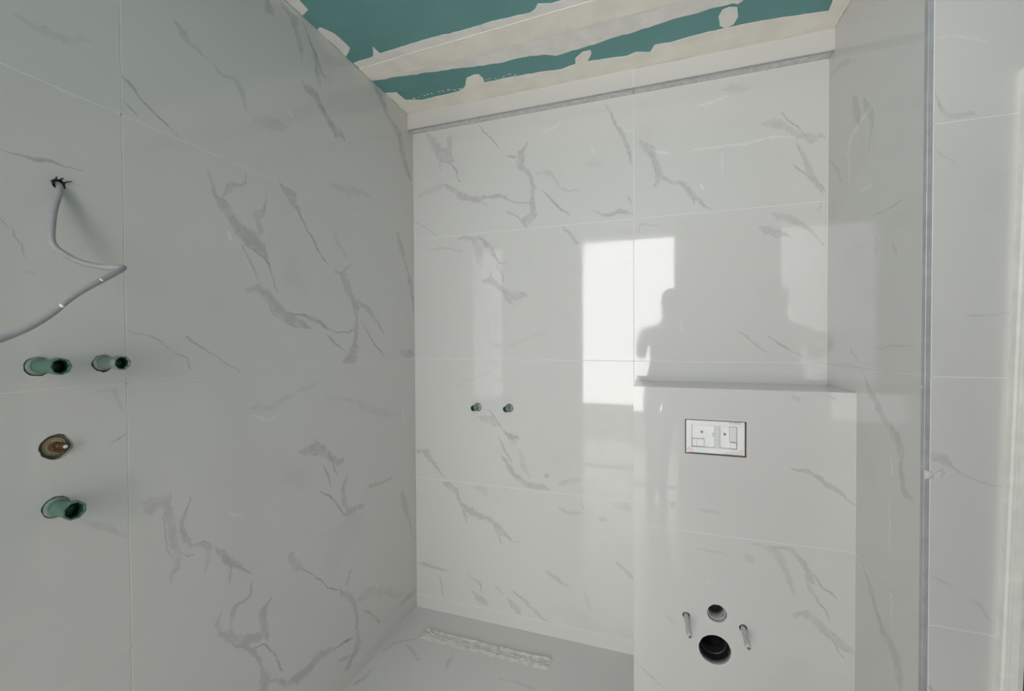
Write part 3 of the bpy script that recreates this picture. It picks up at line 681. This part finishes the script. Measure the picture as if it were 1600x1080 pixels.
# ---- ceiling of green board with joint compound
ce = tag(panel('ceiling', 'ceil', rect(XL - 0.12, YE - 0.12, XE + 0.12, YB + 0.12), M['board'], None, (), 0.0, 0.06), 'green moisture-resistant plasterboard ceiling with joint compound bands', 'ceiling', kind='structure')
def jag(pts, n=3, amp=0.004, seed=1):
    rnd = random.Random(seed); out = []
    for (a, b), (c, d) in zip(pts, pts[1:] + pts[:1]):
        L = math.hypot(c - a, d - b); m = max(1, min(24, int(L / 0.02)))
        for k in range(m):
            t = k / m; j = amp if k else 0
            out.append((a + (c - a) * t + rnd.uniform(-j, j), b + (d - b) * t + rnd.uniform(-j, j)))
    return out
def patch(name, pts, mat, depth, amp=0.004, seed=1):
    return panel(name, 'ceil', jag(pts, amp=amp, seed=seed), mat, ce, (), -depth, depth)
BAND = [(-1.112, 1.376), (-1.013, 1.368), (-0.98, 1.32), (-0.976, 1.362), (-0.937, 1.36), (-0.86, 1.357), (-0.744, 1.352), (-0.638, 1.356), (-0.536, 1.351), (-0.419, 1.353), (-0.375, 1.356), (-0.357, 1.347), (-0.343, 1.328), (-0.301, 1.341), (-0.265, 1.34), (-0.099, 1.339), (0.157, 1.342), (0.473, 1.344), (0.80, 1.20), (1.1, 1.21), (1.1, 1.235), (0.63, 1.245), (0.631, 1.545), (0.453, 1.524), (0.293, 1.527), (0.178, 1.535), (0.067, 1.542), (-0.041, 1.559), (-0.129, 1.564), (-0.23, 1.58), (-0.337, 1.592), (-0.365, 1.577), (-0.432, 1.56), (-0.476, 1.557), (-0.544, 1.562), (-0.689, 1.545), (-0.801, 1.528), (-0.958, 1.51), (-1.112, 1.492)]
BAND = [q for q in BAND if q[0] < 0.64]
patch('compound_band', BAND, M['compound_grey'], 0.0012, 0.003, 1)
patch('joint_tape', [(-1.112, 1.411), (-0.869, 1.398), (-0.199, 1.372), (0.159, 1.36), (0.63, 1.356), (0.63, 1.451), (0.105, 1.464), (0.004, 1.471), (-0.373, 1.48), (-0.929, 1.493), (-1.112, 1.478)], M['compound'], 0.0024, 0.0015, 2)
EDGE = [(-1.112, 1.585), (-1.06, 1.597), (-1.055, 1.661), (-0.976, 1.685), (-0.791, 1.677), (-0.759, 1.66), (-0.725, 1.606), (-0.688, 1.595), (-0.667, 1.599), (-0.659, 1.629), (-0.665, 1.658), (-0.538, 1.658), (-0.327, 1.676), (-0.275, 1.664), (-0.27, 1.631), (-0.238, 1.603), (-0.207, 1.603), (-0.206, 1.621), (-0.227, 1.663), (-0.076, 1.681), (-0.044, 1.669), (0.009, 1.687), (0.024, 1.652), (0.081, 1.657), (0.163, 1.647), (0.253, 1.644), (0.38, 1.647), (0.464, 1.656), (0.546, 1.665), (0.579, 1.67), (0.575, 1.633), (0.566, 1.564), (0.57, 1.46), (0.631, 1.46), (0.631, 1.768), (-1.112, 1.768)]
patch('edge_compound', EDGE, M['compound'], 0.0014, 0.002, 3)
patch('corner_patch', [(-1.112, 0.99), (-1.071, 1.012), (-1.071, 1.068), (-1.075, 1.108), (-1.107, 1.12), (-1.112, 1.12)], M['compound_grey'], 0.0012, 0.002, 4)
patch('corner_patch', [(-1.112, 1.188), (-1.095, 1.183), (-1.086, 1.194), (-1.069, 1.224), (-1.066, 1.301), (-1.083, 1.315), (-1.112, 1.334)], M['compound_grey'], 0.0012, 0.002, 5)
patch('screw_filler', [(0.23, 1.577), (0.238, 1.55), (0.257, 1.544), (0.283, 1.553), (0.294, 1.599), (0.286, 1.634), (0.261, 1.645), (0.241, 1.625)], M['compound_grey'], 0.0012, 0.001, 6)
patch('screw_filler', [(0.268, 1.531), (0.281, 1.540), (0.296, 1.529), (0.290, 1.520), (0.272, 1.520)], M['compound_grey'], 0.0014, 0.001, 7)
rnd = random.Random(5)
for k in range(16):                                    # dabs left by the trowel along the narrow green strip
    x = -1.02 + 0.026 * k + rnd.uniform(-.006, .006) + (0.10 if k > 9 else 0); y = 1.655 + rnd.uniform(-.006, .006) - (0.012 if k > 9 else 0); w = rnd.uniform(.004, .011); h = rnd.uniform(.002, .006)
    patch('trowel_dab', [(x, y), (x + w, y + h * .4), (x + w * 1.6, y + h), (x + w * .3, y + h * 1.2)], M['compound_grey'], 0.0008, 0.0, k)

# ---- rest of the room: far right wall, entrance wall with the open doorway
wf = slab('wall_far', XE, YE - 0.12, -0.05, XE + 0.15, YF + 0.2, 2.70, M['cement'], 'unseen dark cement side wall beyond the door')
DX0, DX1, DZ = -0.67, 0.262, 2.425
we = tag(bm_obj('wall_entrance', panel_bm(bmesh.new(), 'entry', [(XL - 0.15, -0.05), (DX0, -0.05), (DX0, DZ), (DX1, DZ), (DX1, -0.05), (XE + 0.15, -0.05), (XE + 0.15, 2.90), (XL - 0.15, 2.90)], (), 0.0, 0.12), M['cement']), 'unseen dark cement entrance wall with an open doorway behind the viewer', 'wall', kind='structure')

# ---- daylit hall beyond the doorway
HX0, HX1, HY, HZ = -2.1, 1.9, -2.20, 2.86
slab('floor_hall', HX0, HY - 0.1, -0.12, HX1, YE - 0.12, -0.002, M['slab'], 'pale screed floor of the hall')
slab('ceiling_hall', HX0 - 0.1, HY - 0.2, HZ, HX1 + 0.1, YE, HZ + 0.1, M['plaster'], 'white ceiling of the hall')
slab('wall_hall_left', HX0 - 0.1, HY - 0.2, -0.1, HX0, YE - 0.12, HZ, M['plaster'], 'white plastered side wall of the hall')
slab('wall_hall_right', HX1, HY - 0.2, -0.1, HX1 + 0.1, YE - 0.12, HZ, M['plaster'], 'white plastered end wall of the hall')
wh = tag(panel('wall_hall_window', (Vector((0, HY, 0)), Vector((1, 0, 0)), Vector((0, 0, 1)), Vector((0, 1, 0))), rect(HX0, -0.1, HX1, HZ), M['plaster'], None, (rect(WX0 + .02, WZ0 + .02, WX1 - .02, WZ1 - .02),), 0.0, 0.10), 'white hall wall with a large window', 'wall', kind='structure')
fb = bmesh.new()
hf = (Vector((0, HY - 0.01, 0)), Vector((1, 0, 0)), Vector((0, 0, 1)), Vector((0, 1, 0)))
panel_bm(fb, hf, rect(WX0 + .0205, WZ0 + .0205, WX1 - .0205, WZ1 - .0205), (rect(WX0 + .05, WZ0 + .05, WX1 - .05, WZ1 - .05),), 0.0, 0.035)
wn = tag(bm_obj('window_1', fb, M['white']), 'white framed hall window', 'window', kind='structure')

# ------------------------------------------------------------------ door on the far right
dr = empty('door_1', (0.752, YF, 0.0)); dr.rotation_euler = (0, R(1.37), 0)
tag(dr, 'cream moulded door frame standing slightly crooked at the right edge', 'door', kind='structure')
PROF = [(0.0, 0.0), (0.0, -0.017), (0.0035, -0.021), (0.008, -0.021), (0.0095, -0.015), (0.0125, -0.015), (0.014, -0.020), (0.027, -0.0215), (0.028, -0.014), (0.041, -0.013), (0.041, 0.0)]
def stile(name, prof, h, mat, parent, mirror=None):
    bm = bmesh.new()
    P2 = prof if mirror is None else [(mirror - a, b) for a, b in prof]
    lo_ = [bm.verts.new((a, b, 0.0)) for a, b in P2]; hi_ = [bm.verts.new((a, b, h)) for a, b in P2]
    n = len(P2)
    for i in range(n): bm.faces.new((lo_[i], lo_[(i + 1) % n], hi_[(i + 1) % n], hi_[i]))
    bm.faces.new(lo_); bm.faces.new(hi_)
    return bm_obj(name, bm, mat, parent)
DW = 0.86
stile('casing', PROF, 1.955, M['casing'], dr)
stile('casing', PROF, 1.955, M['casing'], dr, DW)
bm = bmesh.new()
lo_ = [bm.verts.new((0.0412, b, 1.955 - a)) for a, b in PROF]; hi_ = [bm.verts.new((DW - 0.0412, b, 1.955 - a)) for a, b in PROF]
for i in range(len(PROF)): bm.faces.new((lo_[i], lo_[(i + 1) % len(PROF)], hi_[(i + 1) % len(PROF)], hi_[i]))
bm.faces.new(lo_); bm.faces.new(hi_)
bm_obj('casing', bm, M['casing'], dr)
lf = box('dark_doorway_leaf', 0.0415, 0.010, 0.012, DW - 0.0600, 0.050, 1.905, M['door_dark'], dr, 0.002)  # added dark leaf, standing in for the unlit opening behind the casing
for z0, z1 in ((0.20, 0.85), (1.0, 1.72)):
    box('door_panel', 0.17, 0.003, z0, DW - 0.17, 0.011, z1, M['door_dark'], lf, 0.004)
hd = lathe('handle', [(0.022, 0), (0.022, 0.008), (0.009, 0.010), (0.009, 0.045), (0.004, 0.048)], 16, M['steel'], lf, True)
hd.location = (DW - 0.115, 0.010, 0.98); hd.rotation_euler = (R(90), 0, 0)

# ------------------------------------------------------------------ pipe plugs
def plug(name, loc, axis, r, length, label, group, seed, mats=('green', 'green_deep', 'greygreen')):
    """plastic pressure plug: collar, ribbed body, eight-sided hollow head; built along local +Z"""
    e = empty(name, loc); e.rotation_euler = Vector((0, 0, 1)).rotation_difference(Vector(axis)).to_euler()
    lathe('collar', [(r * 1.18, -0.030), (r * 1.18, 0.000), (r * 1.10, 0.004), (r * 0.9, 0.005)], 20, M[mats[2]], e, True)
    b = lathe('body', [(r * 0.86, 0.0), (r * 0.86, 0.008), (r * 0.93, 0.010), (r * 0.93, 0.013), (r * 0.84, 0.016), (r * 0.80, length * 0.62), (r * 0.92, length * 0.72)], 20, M[mats[0]], e, True)
    bm = bmesh.new(); n = 8; prof = [(r * 0.90, length * 0.70), (r * 1.06, length * 0.76), (r * 1.08, length), (r * 0.93, length), (r * 0.86, length * 0.94)]
    rings = [[bm.verts.new((q * math.cos(2 * math.pi * (i + .3 * seed) / n), q * math.sin(2 * math.pi * (i + .3 * seed) / n), h)) for i in range(n)] for q, h in prof]
    for a, c in zip(rings, rings[1:]):
        for i in range(n): bm.faces.new((a[i], a[(i + 1) % n], c[(i + 1) % n], c[i]))
    hd = bm_obj('head', bm, M[mats[0]], e)
    bore = lathe('bore', [(r * 0.90, length * 0.985), (r * 0.84, length * 0.93), (r * 0.64, length * 0.75), (r * 0.60, length * 0.35), (0.001, length * 0.34)], 20, M[mats[1]], hd, True)
    return tag(e, label, 'pipe plug', group)
GP = 'green plugs in the left wall'
plug('pipe_plug', (XL, 0.467, 1.307), (1, 0.05, 0), 0.0152, 0.066, 'longer green plastic pipe plug, left one of the pair below the cable', GP, 0.4)
plug('pipe_plug', (XL, 0.567, 1.308), (1, 0.03, 0), 0.0145, 0.060, 'dusty green pipe plug beside the vertical joint, right one of the pair', GP, 1.1, ('greygreen', 'green_deep', 'greygreen'))
plug('pipe_plug', (XL, 0.489, 1.025), (1, 0.02, 0), 0.0170, 0.056, 'lowest green plastic pipe plug in the left wall, below the brown valve', GP, 1.7)
GB = 'small plugs in the back wall'
plug('pipe_plug', (-0.772, YB, 1.031), (-0.16, -1, 0.0), 0.0140, 0.044, 'left one of two small grey-green pipe plugs in the back wall', GB, 0.5, ('greygreen', 'green_deep', 'pipe_grey'))
plug('pipe_plug', (-0.613, YB, 1.034), (-0.10, -1, 0.0), 0.0140, 0.044, 'right one of two small grey-green pipe plugs in the back wall', GB, 1.4, ('greygreen', 'green_deep', 'pipe_grey'))

# brown shower valve in its round hole
e = empty('shower_valve', (XL - 0.010, 0.492, 1.1445)); e.rotation_euler = (0, R(90), 0)
lathe('sleeve', [(0.0240, -0.030), (0.0240, -0.001), (0.0215, 0.000), (0.0195, -0.003), (0.0195, -0.028)], 24, M['ring'], e, True, False)
lathe('dial', [(0.0190, -0.020), (0.0190, -0.002), (0.0165, 0.000), (0.0155, -0.003), (0.0130, 0.000), (0.0105, 0.001), (0.0095, -0.002), (0.001, -0.002)], 24, M['cream'], e, True)
sp = lathe('spindle', [(0.0075, -0.005), (0.0075, 0.012), (0.0060, 0.014), (0.0060, 0.024), (0.0045, 0.026), (0.0045, 0.020), (0.001, 0.020)], 12, M['brass'], e)
sp.location = (-0.001, 0.004, 0)
lathe('tip', [(0.0036, 0.016), (0.0036, 0.027), (0.0030, 0.028)], 10, M['shade'], sp)
lg = box('lug', 0.005, -0.001, -0.004, 0.012, 0.009, 0.018, M['brass'], e, 0.0015)
tag(e, 'brown brass shower valve in a round hole with cream ring', 'valve')

# ------------------------------------------------------------------ cable
cb = empty('cable', (XL, 0.502, 1.667))
CP = [(-1.165, 0.503, 1.672), (-1.125, 0.503, 1.671), (-1.108, 0.500, 1.655), (-1.09, 0.483, 1.606), (-1.07, 0.470, 1.552), (-1.065, 0.473, 1.533), (-1.06, 0.483, 1.522), (-1.05, 0.501, 1.509), (-1.03, 0.526, 1.502), (-1.003, 0.5395, 1.5015), (-0.990, 0.5375, 1.4985), (-0.978, 0.512, 1.481), (-0.97, 0.476, 1.455), (-0.965, 0.447, 1.431), (-0.96, 0.419, 1.401), (-0.955, 0.390, 1.377), (-0.95, 0.357, 1.358), (-0.94, 0.316, 1.34), (-0.935, 0.26, 1.30)]
off = Vector((XL, 0.502, 1.667))
tube('sheath', [Vector(p) - off for p in CP], 0.0054, M['cable'], cb, 12, 6)
rnd = random.Random(2)
for k in range(4):                                     # torn black conduit lips round the hole
    a = R((28, 72, 118, 172)[k]); r0 = 0.0075
    p0 = Vector((-0.004, r0 * math.cos(a), r0 * math.sin(a))); ln = (.016, .007, .009, .013)[k]
    p1 = Vector((0.006, (r0 + .003) * math.cos(a + .2), (r0 + .003) * math.sin(a + .2))); p2 = Vector((0.010, (r0 + ln * .7) * math.cos(a + .1), (r0 + ln * .7) * math.sin(a + .1)))
    tube('conduit_lip', [p0, p1, p2], lambda t: 0.0021 * (1 - .6 * t), M['black'], cb, 6, 3)
for (x, y, z), w in (((-0.9955, 0.531, 1.491), .0024), ((-0.974, 0.494, 1.467), .0034), ((-0.963, 0.4335, 1.414), .0040)):
    bm = bmesh.new(); bmesh.ops.create_icosphere(bm, subdivisions=2, radius=w)
    for v_ in bm.verts: v_.co *= 1 + 0.25 * noise.noise(v_.co * 900)
    sc_ = bm_obj('plaster_splash', bm, M['paper'], cb, True); sc_.location = Vector((x, y, z)) - off + Vector((0.0035, -0.0015, 0.001))
for k, mt in enumerate(('black', 'brass', 'paper')):
    a = k * 2.09; s0 = Vector(CP[-1]) - off + Vector((0, 0.0022 * math.cos(a), 0.0022 * math.sin(a)))
    tube('core_wire', [s0, s0 + Vector((0.004 * math.sin(a), -0.03, -0.02)), s0 + Vector((0.012 * math.sin(a), -0.055, -0.03 + 0.01 * math.cos(a)))], 0.0014, M[mt], cb, 6, 4)
tag(cb, 'grey electrical cable looping out of the left wall above the plugs', 'cable')

# ------------------------------------------------------------------ flush plate recess
fp = empty('flush_mechanism', (0.2240, YX, 1.0050))
def fbx(name, x0, z0, x1, z1, y0, y1, mat, parent=None, bev=0.0006):
    return box(name, x0, y0, z0, x1, y1, z1, M[mat], parent or fp, bev)
fw, fh = 0.0955, 0.0590
fo = (Vector((0, 0, 0)), Vector((1, 0, 0)), Vector((0, 0, 1)), Vector((0, -1, 0)))
rim = bm_obj('rim', panel_bm(bmesh.new(), fo, rect(-fw + .002, -fh + .0025, fw - .003, fh - .001), (rect(-0.0755, -0.0370, 0.0700, 0.0420),), -0.004 + 0.008, 0.030), M['white'], fp)
fbx('backplate', -0.0755, -0.0370, 0.0700, 0.0420, 0.020, 0.024, 'white')
dv = fbx('divider', -0.0010, -0.0370, 0.0155, 0.0420, 0.006, 0.020, 'shade')
fbx('latch', -0.0070, 0.0010, -0.0012, 0.0130, 0.010, 0.020, 'shade', dv)
bq = fbx('button_box', -0.0730, -0.0350, -0.0330, -0.0080, 0.009, 0.020, 'shade')
fbx('button', -0.0560, -0.0330, -0.0355, -0.0100, 0.0065, 0.009, 'white', bq)
fbx('button', -0.0710, -0.0330, -0.0590, -0.0100, 0.0065, 0.009, 'white', bq)
gr = fbx('guide', 0.0470, -0.0120, 0.0690, 0.0400, 0.008, 0.020, 'shade')
for k in range(3): fbx('rib', 0.0490 + k * 0.0065, -0.0100, 0.0520 + k * 0.0065, 0.0380, 0.005, 0.008, 'white', gr, 0.0003)
fbx('block', 0.0490, -0.0350, 0.0680, -0.0150, 0.007, 0.020, 'white')
fbx('tab', 0.0450, 0.0500, 0.0800, 0.0572, 0.001, 0.004, 'shade')
for x, z in ((-0.0405, 0.0150), (0.0330, 0.0110)):
    s = lathe('screw', [(0.0042, 0.0), (0.0042, 0.002), (0.0028, 0.0035), (0.0010, 0.0030)], 12, M['steel'], fp, True)
    s.location = (x, 0.0205, z); s.rotation_euler = (R(90), 0, 0)
def blob(name, parent, pts, y, thick, mat, amp=0.0015, seed=2):
    return panel(name, (Vector((0, y, 0)), Vector((1, 0, 0)), Vector((0, 0, 1)), Vector((0, -1, 0))), jag(pts, amp=amp, seed=seed), M[mat], parent, (), 0.0, thick)
blob('foam', fp, [(-fw + .001, -fh + .001), (-0.078, -fh + .002), (-0.066, -0.050), (-0.072, -0.040), (-0.084, -0.036), (-fw + .002, -0.044)], 0.0015, 0.004, 'pink')
blob('foam', fp, [(0.030, -0.055), (0.090, -0.055), (0.090, -0.036), (0.070, -0.042), (0.050, -0.046), (0.032, -0.048)], 0.0025, 0.004, 'pink', seed=4)
tag(fp, 'white plastic flush mechanism frame recessed in the boxing opening', 'flush mechanism')

# ------------------------------------------------------------------ drain and flush pipe openings
def pipe(name, x, z, r, y0, depth, mat, label, ring):
    e = empty(name, (x, y0, z)); e.rotation_euler = (R(-90), 0, 0)     # local +Z runs into the wall
    lathe('tube', [(r, 0.0), (r, depth), (r - .004, depth), (r - .004, 0.002), (r - .002, 0.0), (r, 0.0)], 32, M[mat], e, True, False)
    lathe('floor_disc', [(r - .0045, depth - .006), (r * .3, depth - .005), (0.001, depth - .005)], 24, M['black'], e)
    rb = lathe('seal_lip', ring, 32, M['black' if mat == 'black' else 'dark'], e, True, False)
    return tag(e, label, 'pipe'), rb
pipe('drain_pipe', 0.2245, 0.2555, 0.0505, YX + 0.012, 0.16, 'black', 'black waste pipe mouth in the large hole of the boxing', [(0.0465, 0.030), (0.044, 0.026), (0.039, 0.030), (0.038, 0.050), (0.036, 0.052)])
pipe('flush_pipe', 0.2310, 0.3860, 0.0300, YX + 0.011, 0.12, 'pipe_grey', 'grey flush pipe mouth in the small hole above the drain', [(0.0260, 0.030), (0.0225, 0.024), (0.0195, 0.030), (0.0190, 0.060), (0.015, 0.062)])

# ------------------------------------------------------------------ threaded rods for the pan
def rod(x, z, L, tilt, label):
    e = empty('mounting_rod', (x, YX, z)); e.rotation_euler = (R(90) + tilt[0], 0, tilt[1])
    lathe('sleeve', [(0.0080, -0.030), (0.0080, 0.0), (0.0088, 0.004), (0.0082, 0.012), (0.0088, L * .5), (0.0096, L * .86), (0.0092, L * .97), (0.0076, L)], 16, M['sleeve'], e, True)
    lathe('rod_tip', [(0.0036, L - .004), (0.0036, L + .004), (0.0026, L + .006)], 10, M['steel'], e)
    bm = bmesh.new()
    panel_bm(bm, (Vector((0, 0, -0.006)), Vector((1, 0, 0)), Vector((0, 1, 0)), Vector((0, 0, 1))), circ(0, 0, 0.0122, 16), (circ(0, 0, 0.0090, 16),), 0.0, 0.02)
    bm_obj('gap_shade_fill', bm, M['black'], e)  # black ring fills the hole gap, standing in for its shade
    return tag(e, label, 'rod', 'sleeved rods beside the drain hole')
rod(0.131, 0.359, 0.110, (0.0, R(1)), 'grey sleeved mounting rod left of the drain hole')
rod(0.313, 0.352, 0.098, (0.0, R(-2)), 'grey sleeved mounting rod right of the drain hole')

# ------------------------------------------------------------------ linear floor drain under tape
ld_ = empty('linear_drain', (-0.6875, 1.653, 0.0))
bm = bmesh.new()
ff = (Vector((0, 0, 0.0005)), Vector((1, 0, 0)), Vector((0, 1, 0)), Vector((0, 0, 1)))
panel_bm(bm, ff, rect(-0.2955, -0.0300, 0.2955, 0.0300), (rect(-0.288, -0.0235, 0.288, 0.0235),), 0.0, 0.036)
bm_obj('channel', bm, M['alu'], ld_)
bm = bmesh.new(); NX, NY = 120, 14; gv = []
for j in range(NY + 1):
    row = []
    for i in range(NX + 1):
        u, w = i / NX, j / NY
        x = -0.304 + 0.608 * u + 0.007 * noise.noise(Vector((w * 6, 3.1, u * 3))); y = -0.0325 + 0.065 * w + 0.004 * noise.noise(Vector((u * 16, 1.3, w)))
        ed = min(1.0, 26 * min(u, 1 - u), 5 * min(w, 1 - w))
        fold = 0.0075 * max(0.0, noise.noise(Vector((u * 26, w * 2.6, 0.7)))) + 0.0060 * (1 - min(1.0, 7 * abs(noise.noise(Vector((u * 9 + w * 2.0, w * 3.0, 5.2)))))) + 0.0016 * noise.noise(Vector((u * 90, w * 9, 4.0)))
        ends = 0.006 * math.exp(-((u - 0.03) / 0.07) ** 2) + 0.005 * math.exp(-((u - 0.97) / 0.05) ** 2)
        z = 0.0022 + ed * (0.0030 + fold * 0.5 + ends * (0.4 + abs(noise.noise(Vector((u * 60, w * 5, 1.0)))))) + 0.0045 * math.exp(-((w - .84) / .08) ** 2) * min(1.0, 26 * min(u, 1 - u))
        row.append(bm.verts.new((x, y, z)))
    gv.append(row)
for j in range(NY):
    for i in range(NX): bm.faces.new((gv[j][i], gv[j][i + 1], gv[j + 1][i + 1], gv[j + 1][i]))
skirt = [gv[0][i] for i in range(NX + 1)] + [gv[j][NX] for j in range(1, NY + 1)] + [gv[NY][i] for i in range(NX - 1, -1, -1)] + [gv[j][0] for j in range(NY - 1, 0, -1)]
low = [bm.verts.new((q.co.x, q.co.y, 0.0007)) for q in skirt]
for i in range(len(skirt)): bm.faces.new((skirt[i], low[i], low[(i + 1) % len(low)], skirt[(i + 1) % len(skirt)]))
bm.faces.new(low)
bm_obj('tape_cover', bm, M['tape'], ld_, False)
tag(ld_, 'long floor drain covered with crumpled dusty tape by the back wall', 'floor drain')

# ------------------------------------------------------------------ scraps of white tape on the corner profile
def scrap(name, loc, pts, faces, label):
    bm = bmesh.new(); vs = [bm.verts.new(p) for p in pts]
    for f in faces: bm.faces.new([vs[i] for i in f])
    bmesh.ops.solidify(bm, geom=list(bm.faces), thickness=0.0006)
    o = bm_obj(name, bm, M['paper']); o.location = loc
    return tag(o, label, 'scrap')
scrap('tape_scrap', (XR + 0.010, YF - 0.006, 1.026), [(-0.014, 0, 0.012), (-0.0135, -0.003, -0.012), (-0.003, -0.005, -0.001), (0.006, -0.002, 0.003), (0.004, 0.000, -0.009), (0.018, -0.004, 0.013), (0.027, -0.001, 0.006), (0.014, -0.003, -0.008)], [(0, 1, 2), (0, 2, 3), (2, 4, 3), (2, 1, 4), (3, 4, 7, 5), (5, 7, 6)], 'torn white tape scrap stuck to the metal corner profile')
scrap('tape_scrap', (XR - 0.0015, YF + 0.006, 1.232), [(-0.001, -0.005, 0.004), (-0.004, 0.0, -0.004), (-0.001, 0.005, -0.001), (-0.002, 0.001, 0.006), (-0.003, 0.004, 0.012), (-0.001, 0.008, 0.010)], [(0, 1, 3), (1, 2, 3), (3, 4, 5)], 'tiny white speck of tape on the corner profile at ledge height')

# ------------------------------------------------------------------ the photographer, whose outline shows in the polished tiles
def person():
    V_, E_, Rr = [], [], []
    def add(p, r, par=None):
        V_.append(p); Rr.append(r if isinstance(r, tuple) else (r, r))
        if par is not None: E_.append((par, len(V_) - 1))
        return len(V_) - 1
    pel = add((0.115, -0.50, 0.95), (0.130, 0.105)); wa = add((0.125, -0.50, 1.12), (0.118, 0.095), pel)
    ch = add((0.145, -0.49, 1.33), (0.148, 0.105), wa); nb = add((0.170, -0.485, 1.47), (0.085, 0.075), ch)
    nk = add((0.185, -0.475, 1.55), 0.056, nb); h0 = add((0.198, -0.455, 1.63), (0.072, 0.082), nk); h1 = add((0.205, -0.46, 1.71), (0.078, 0.094), h0); add((0.208, -0.468, 1.775), (0.050, 0.060), h1)
    hands = []
    for sx, sh, el, wr_, pa in ((-1, (-0.030, -0.49, 1.425), (-0.055, -0.40, 1.19), (-0.070, -0.150, 1.295), (-0.058, -0.082, 1.325)),
                                (1, (0.330, -0.49, 1.415), (0.385, -0.36, 1.18), (0.215, -0.135, 1.300), (0.168, -0.082, 1.325))):
        s = add(sh, 0.062, ch); e = add(el, 0.046, s); w = add(wr_, 0.030, e); p = add(pa, (0.024, 0.036), w); hands.append((sx, p, Vector(pa)))
    for sx in (-1, 1):
        hp = add((0.115 + sx * 0.085, -0.50, 0.88), 0.084, pel); kn = add((0.085 + sx * 0.052, -0.475, 0.50), 0.054, hp)
        an = add((0.070 + sx * 0.042, -0.50, 0.10), 0.043, kn); he = add((0.070 + sx * 0.045, -0.49, 0.045), 0.042, an); add((0.072 + sx * 0.060, -0.36, 0.032), (0.040, 0.030), he)
    for sx, p, c in hands:                              # four bent fingers behind the phone and a thumb on its near face
        for k in range(4):
            b0 = c + Vector((-sx * 0.006, 0.016, 0.026 - k * 0.018)); ln = (0.9, 1.0, 0.95, 0.78)[k]
            f = add(tuple(b0), 0.0095, p); f = add(tuple(b0 + Vector((-sx * 0.012, 0.026, 0.002)) * ln), 0.0085, f); add(tuple(b0 + Vector((-sx * 0.036, 0.032, 0.004)) * ln), 0.0075, f)
        t = add(tuple(c + Vector((-sx * 0.012, 0.008, 0.034))), 0.0105, p); add(tuple(c + Vector((-sx * 0.040, 0.018, 0.032))), 0.0085, t)
    me = bpy.data.meshes.new('person'); me.from_pydata([tuple(v) for v in V_], E_, [])
    o = bpy.data.objects.new('person', me); col.objects.link(o)
    sk = o.modifiers.new('skin', 'SKIN'); sk.use_smooth_shade = True
    for i, sv in enumerate(me.skin_vertices[0].data):
        sv.radius = Rr[i]; sv.use_root = (i == 0)
    ss = o.modifiers.new('smooth', 'SUBSURF'); ss.levels = 1; ss.render_levels = 2
    m = NT('person_surface'); p = m.pos(); sp = m.new('ShaderNodeSeparateXYZ'); m.put(sp.inputs[0], p)
    z, y = sp.outputs[2], sp.outputs[1]
    skin, shirt, trs, shoe = c4(0.50, 0.34, 0.26), c4(0.07, 0.075, 0.08), c4(0.05, 0.055, 0.07), c4(0.03, 0.03, 0.03)
    c = m.mix(m.math('GREATER_THAN', z, 0.98), trs, shirt); c = m.mix(m.math('LESS_THAN', z, 0.085), c, shoe)
    c = m.mix(m.math('GREATER_THAN', z, 1.535), c, skin); c = m.mix(m.math('GREATER_THAN', y, -0.155), c, skin)
    c = m.mix(m.math('MULTIPLY', m.math('GREATER_THAN', y, -0.40), m.math('LESS_THAN', z, 0.4)), c, shoe)
    m.put(m.bsdf.inputs['Base Color'], c); m.bsdf.inputs['Roughness'].default_value = 0.8
    me.materials.append(m.mat)
    tag(o, 'person in dark clothes holding up a phone in the doorway', 'person')
    bm = bmesh.new(); bmesh.ops.create_uvsphere(bm, u_segments=24, v_segments=14, radius=1.0)
    for v_ in list(bm.verts):
        if v_.co.z < -0.35 or (v_.co.y > 0.45 and v_.co.z < 0.45): bm.verts.remove(v_)
    for v_ in bm.verts:
        k = 1 + 0.05 * noise.noise(v_.co * 5); v_.co = Vector((v_.co.x * 0.086 * k, v_.co.y * 0.103 * k, v_.co.z * 0.095 * k))
    bmesh.ops.solidify(bm, geom=list(bm.faces), thickness=0.006)
    hr = bm_obj('hair', bm, M['dark'], o, True); hr.location = (0.206, -0.468, 1.725)
    for sx in (-1, 1):
        bm = bmesh.new(); bmesh.ops.create_uvsphere(bm, u_segments=12, v_segments=8, radius=0.011)
        b = bm_obj('eye', bm, M['white'], o, True); b.location = (0.202 + sx * 0.031, -0.376, 1.688)
        bm = bmesh.new(); bmesh.ops.create_uvsphere(bm, u_segments=10, v_segments=8, radius=0.02)
        sm = simple('skin_tone', (0.50, 0.34, 0.26), 0.7)
        b = bm_obj('ear', bm, sm, o, True); b.location = (0.203 + sx * 0.079, -0.46, 1.675); b.scale = (.4, .8, 1.5)
    bm = bmesh.new(); bmesh.ops.create_cone(bm, cap_ends=True, segments=10, radius1=0.017, radius2=0.007, depth=0.042)
    b = bm_obj('nose', bm, simple('nose_skin', (0.50, 0.34, 0.26), 0.7), o, True); b.location = (0.201, -0.368, 1.662); b.rotation_euler = (R(-20), 0, 0)
    b = box('mouth', 0.181, -0.372, 1.618, 0.219, -0.364, 1.626, simple('lips', (0.42, 0.2, 0.17), 0.6), o, 0.002)
    ph = empty('phone', (0.05, -0.016, 1.3535))
    box('case', -0.083, -0.004, -0.039, 0.083, 0.004, 0.039, M['black'], ph, 0.003)
    s = lathe('lens', [(0.006, 0), (0.006, 0.002), (0.004, 0.0024)], 16, M['steel'], ph, True); s.location = (-0.05, 0.004, 0.0); s.rotation_euler = (R(-90), 0, 0)
    tag(ph, 'black phone held up by the person in the doorway', 'phone')
person()
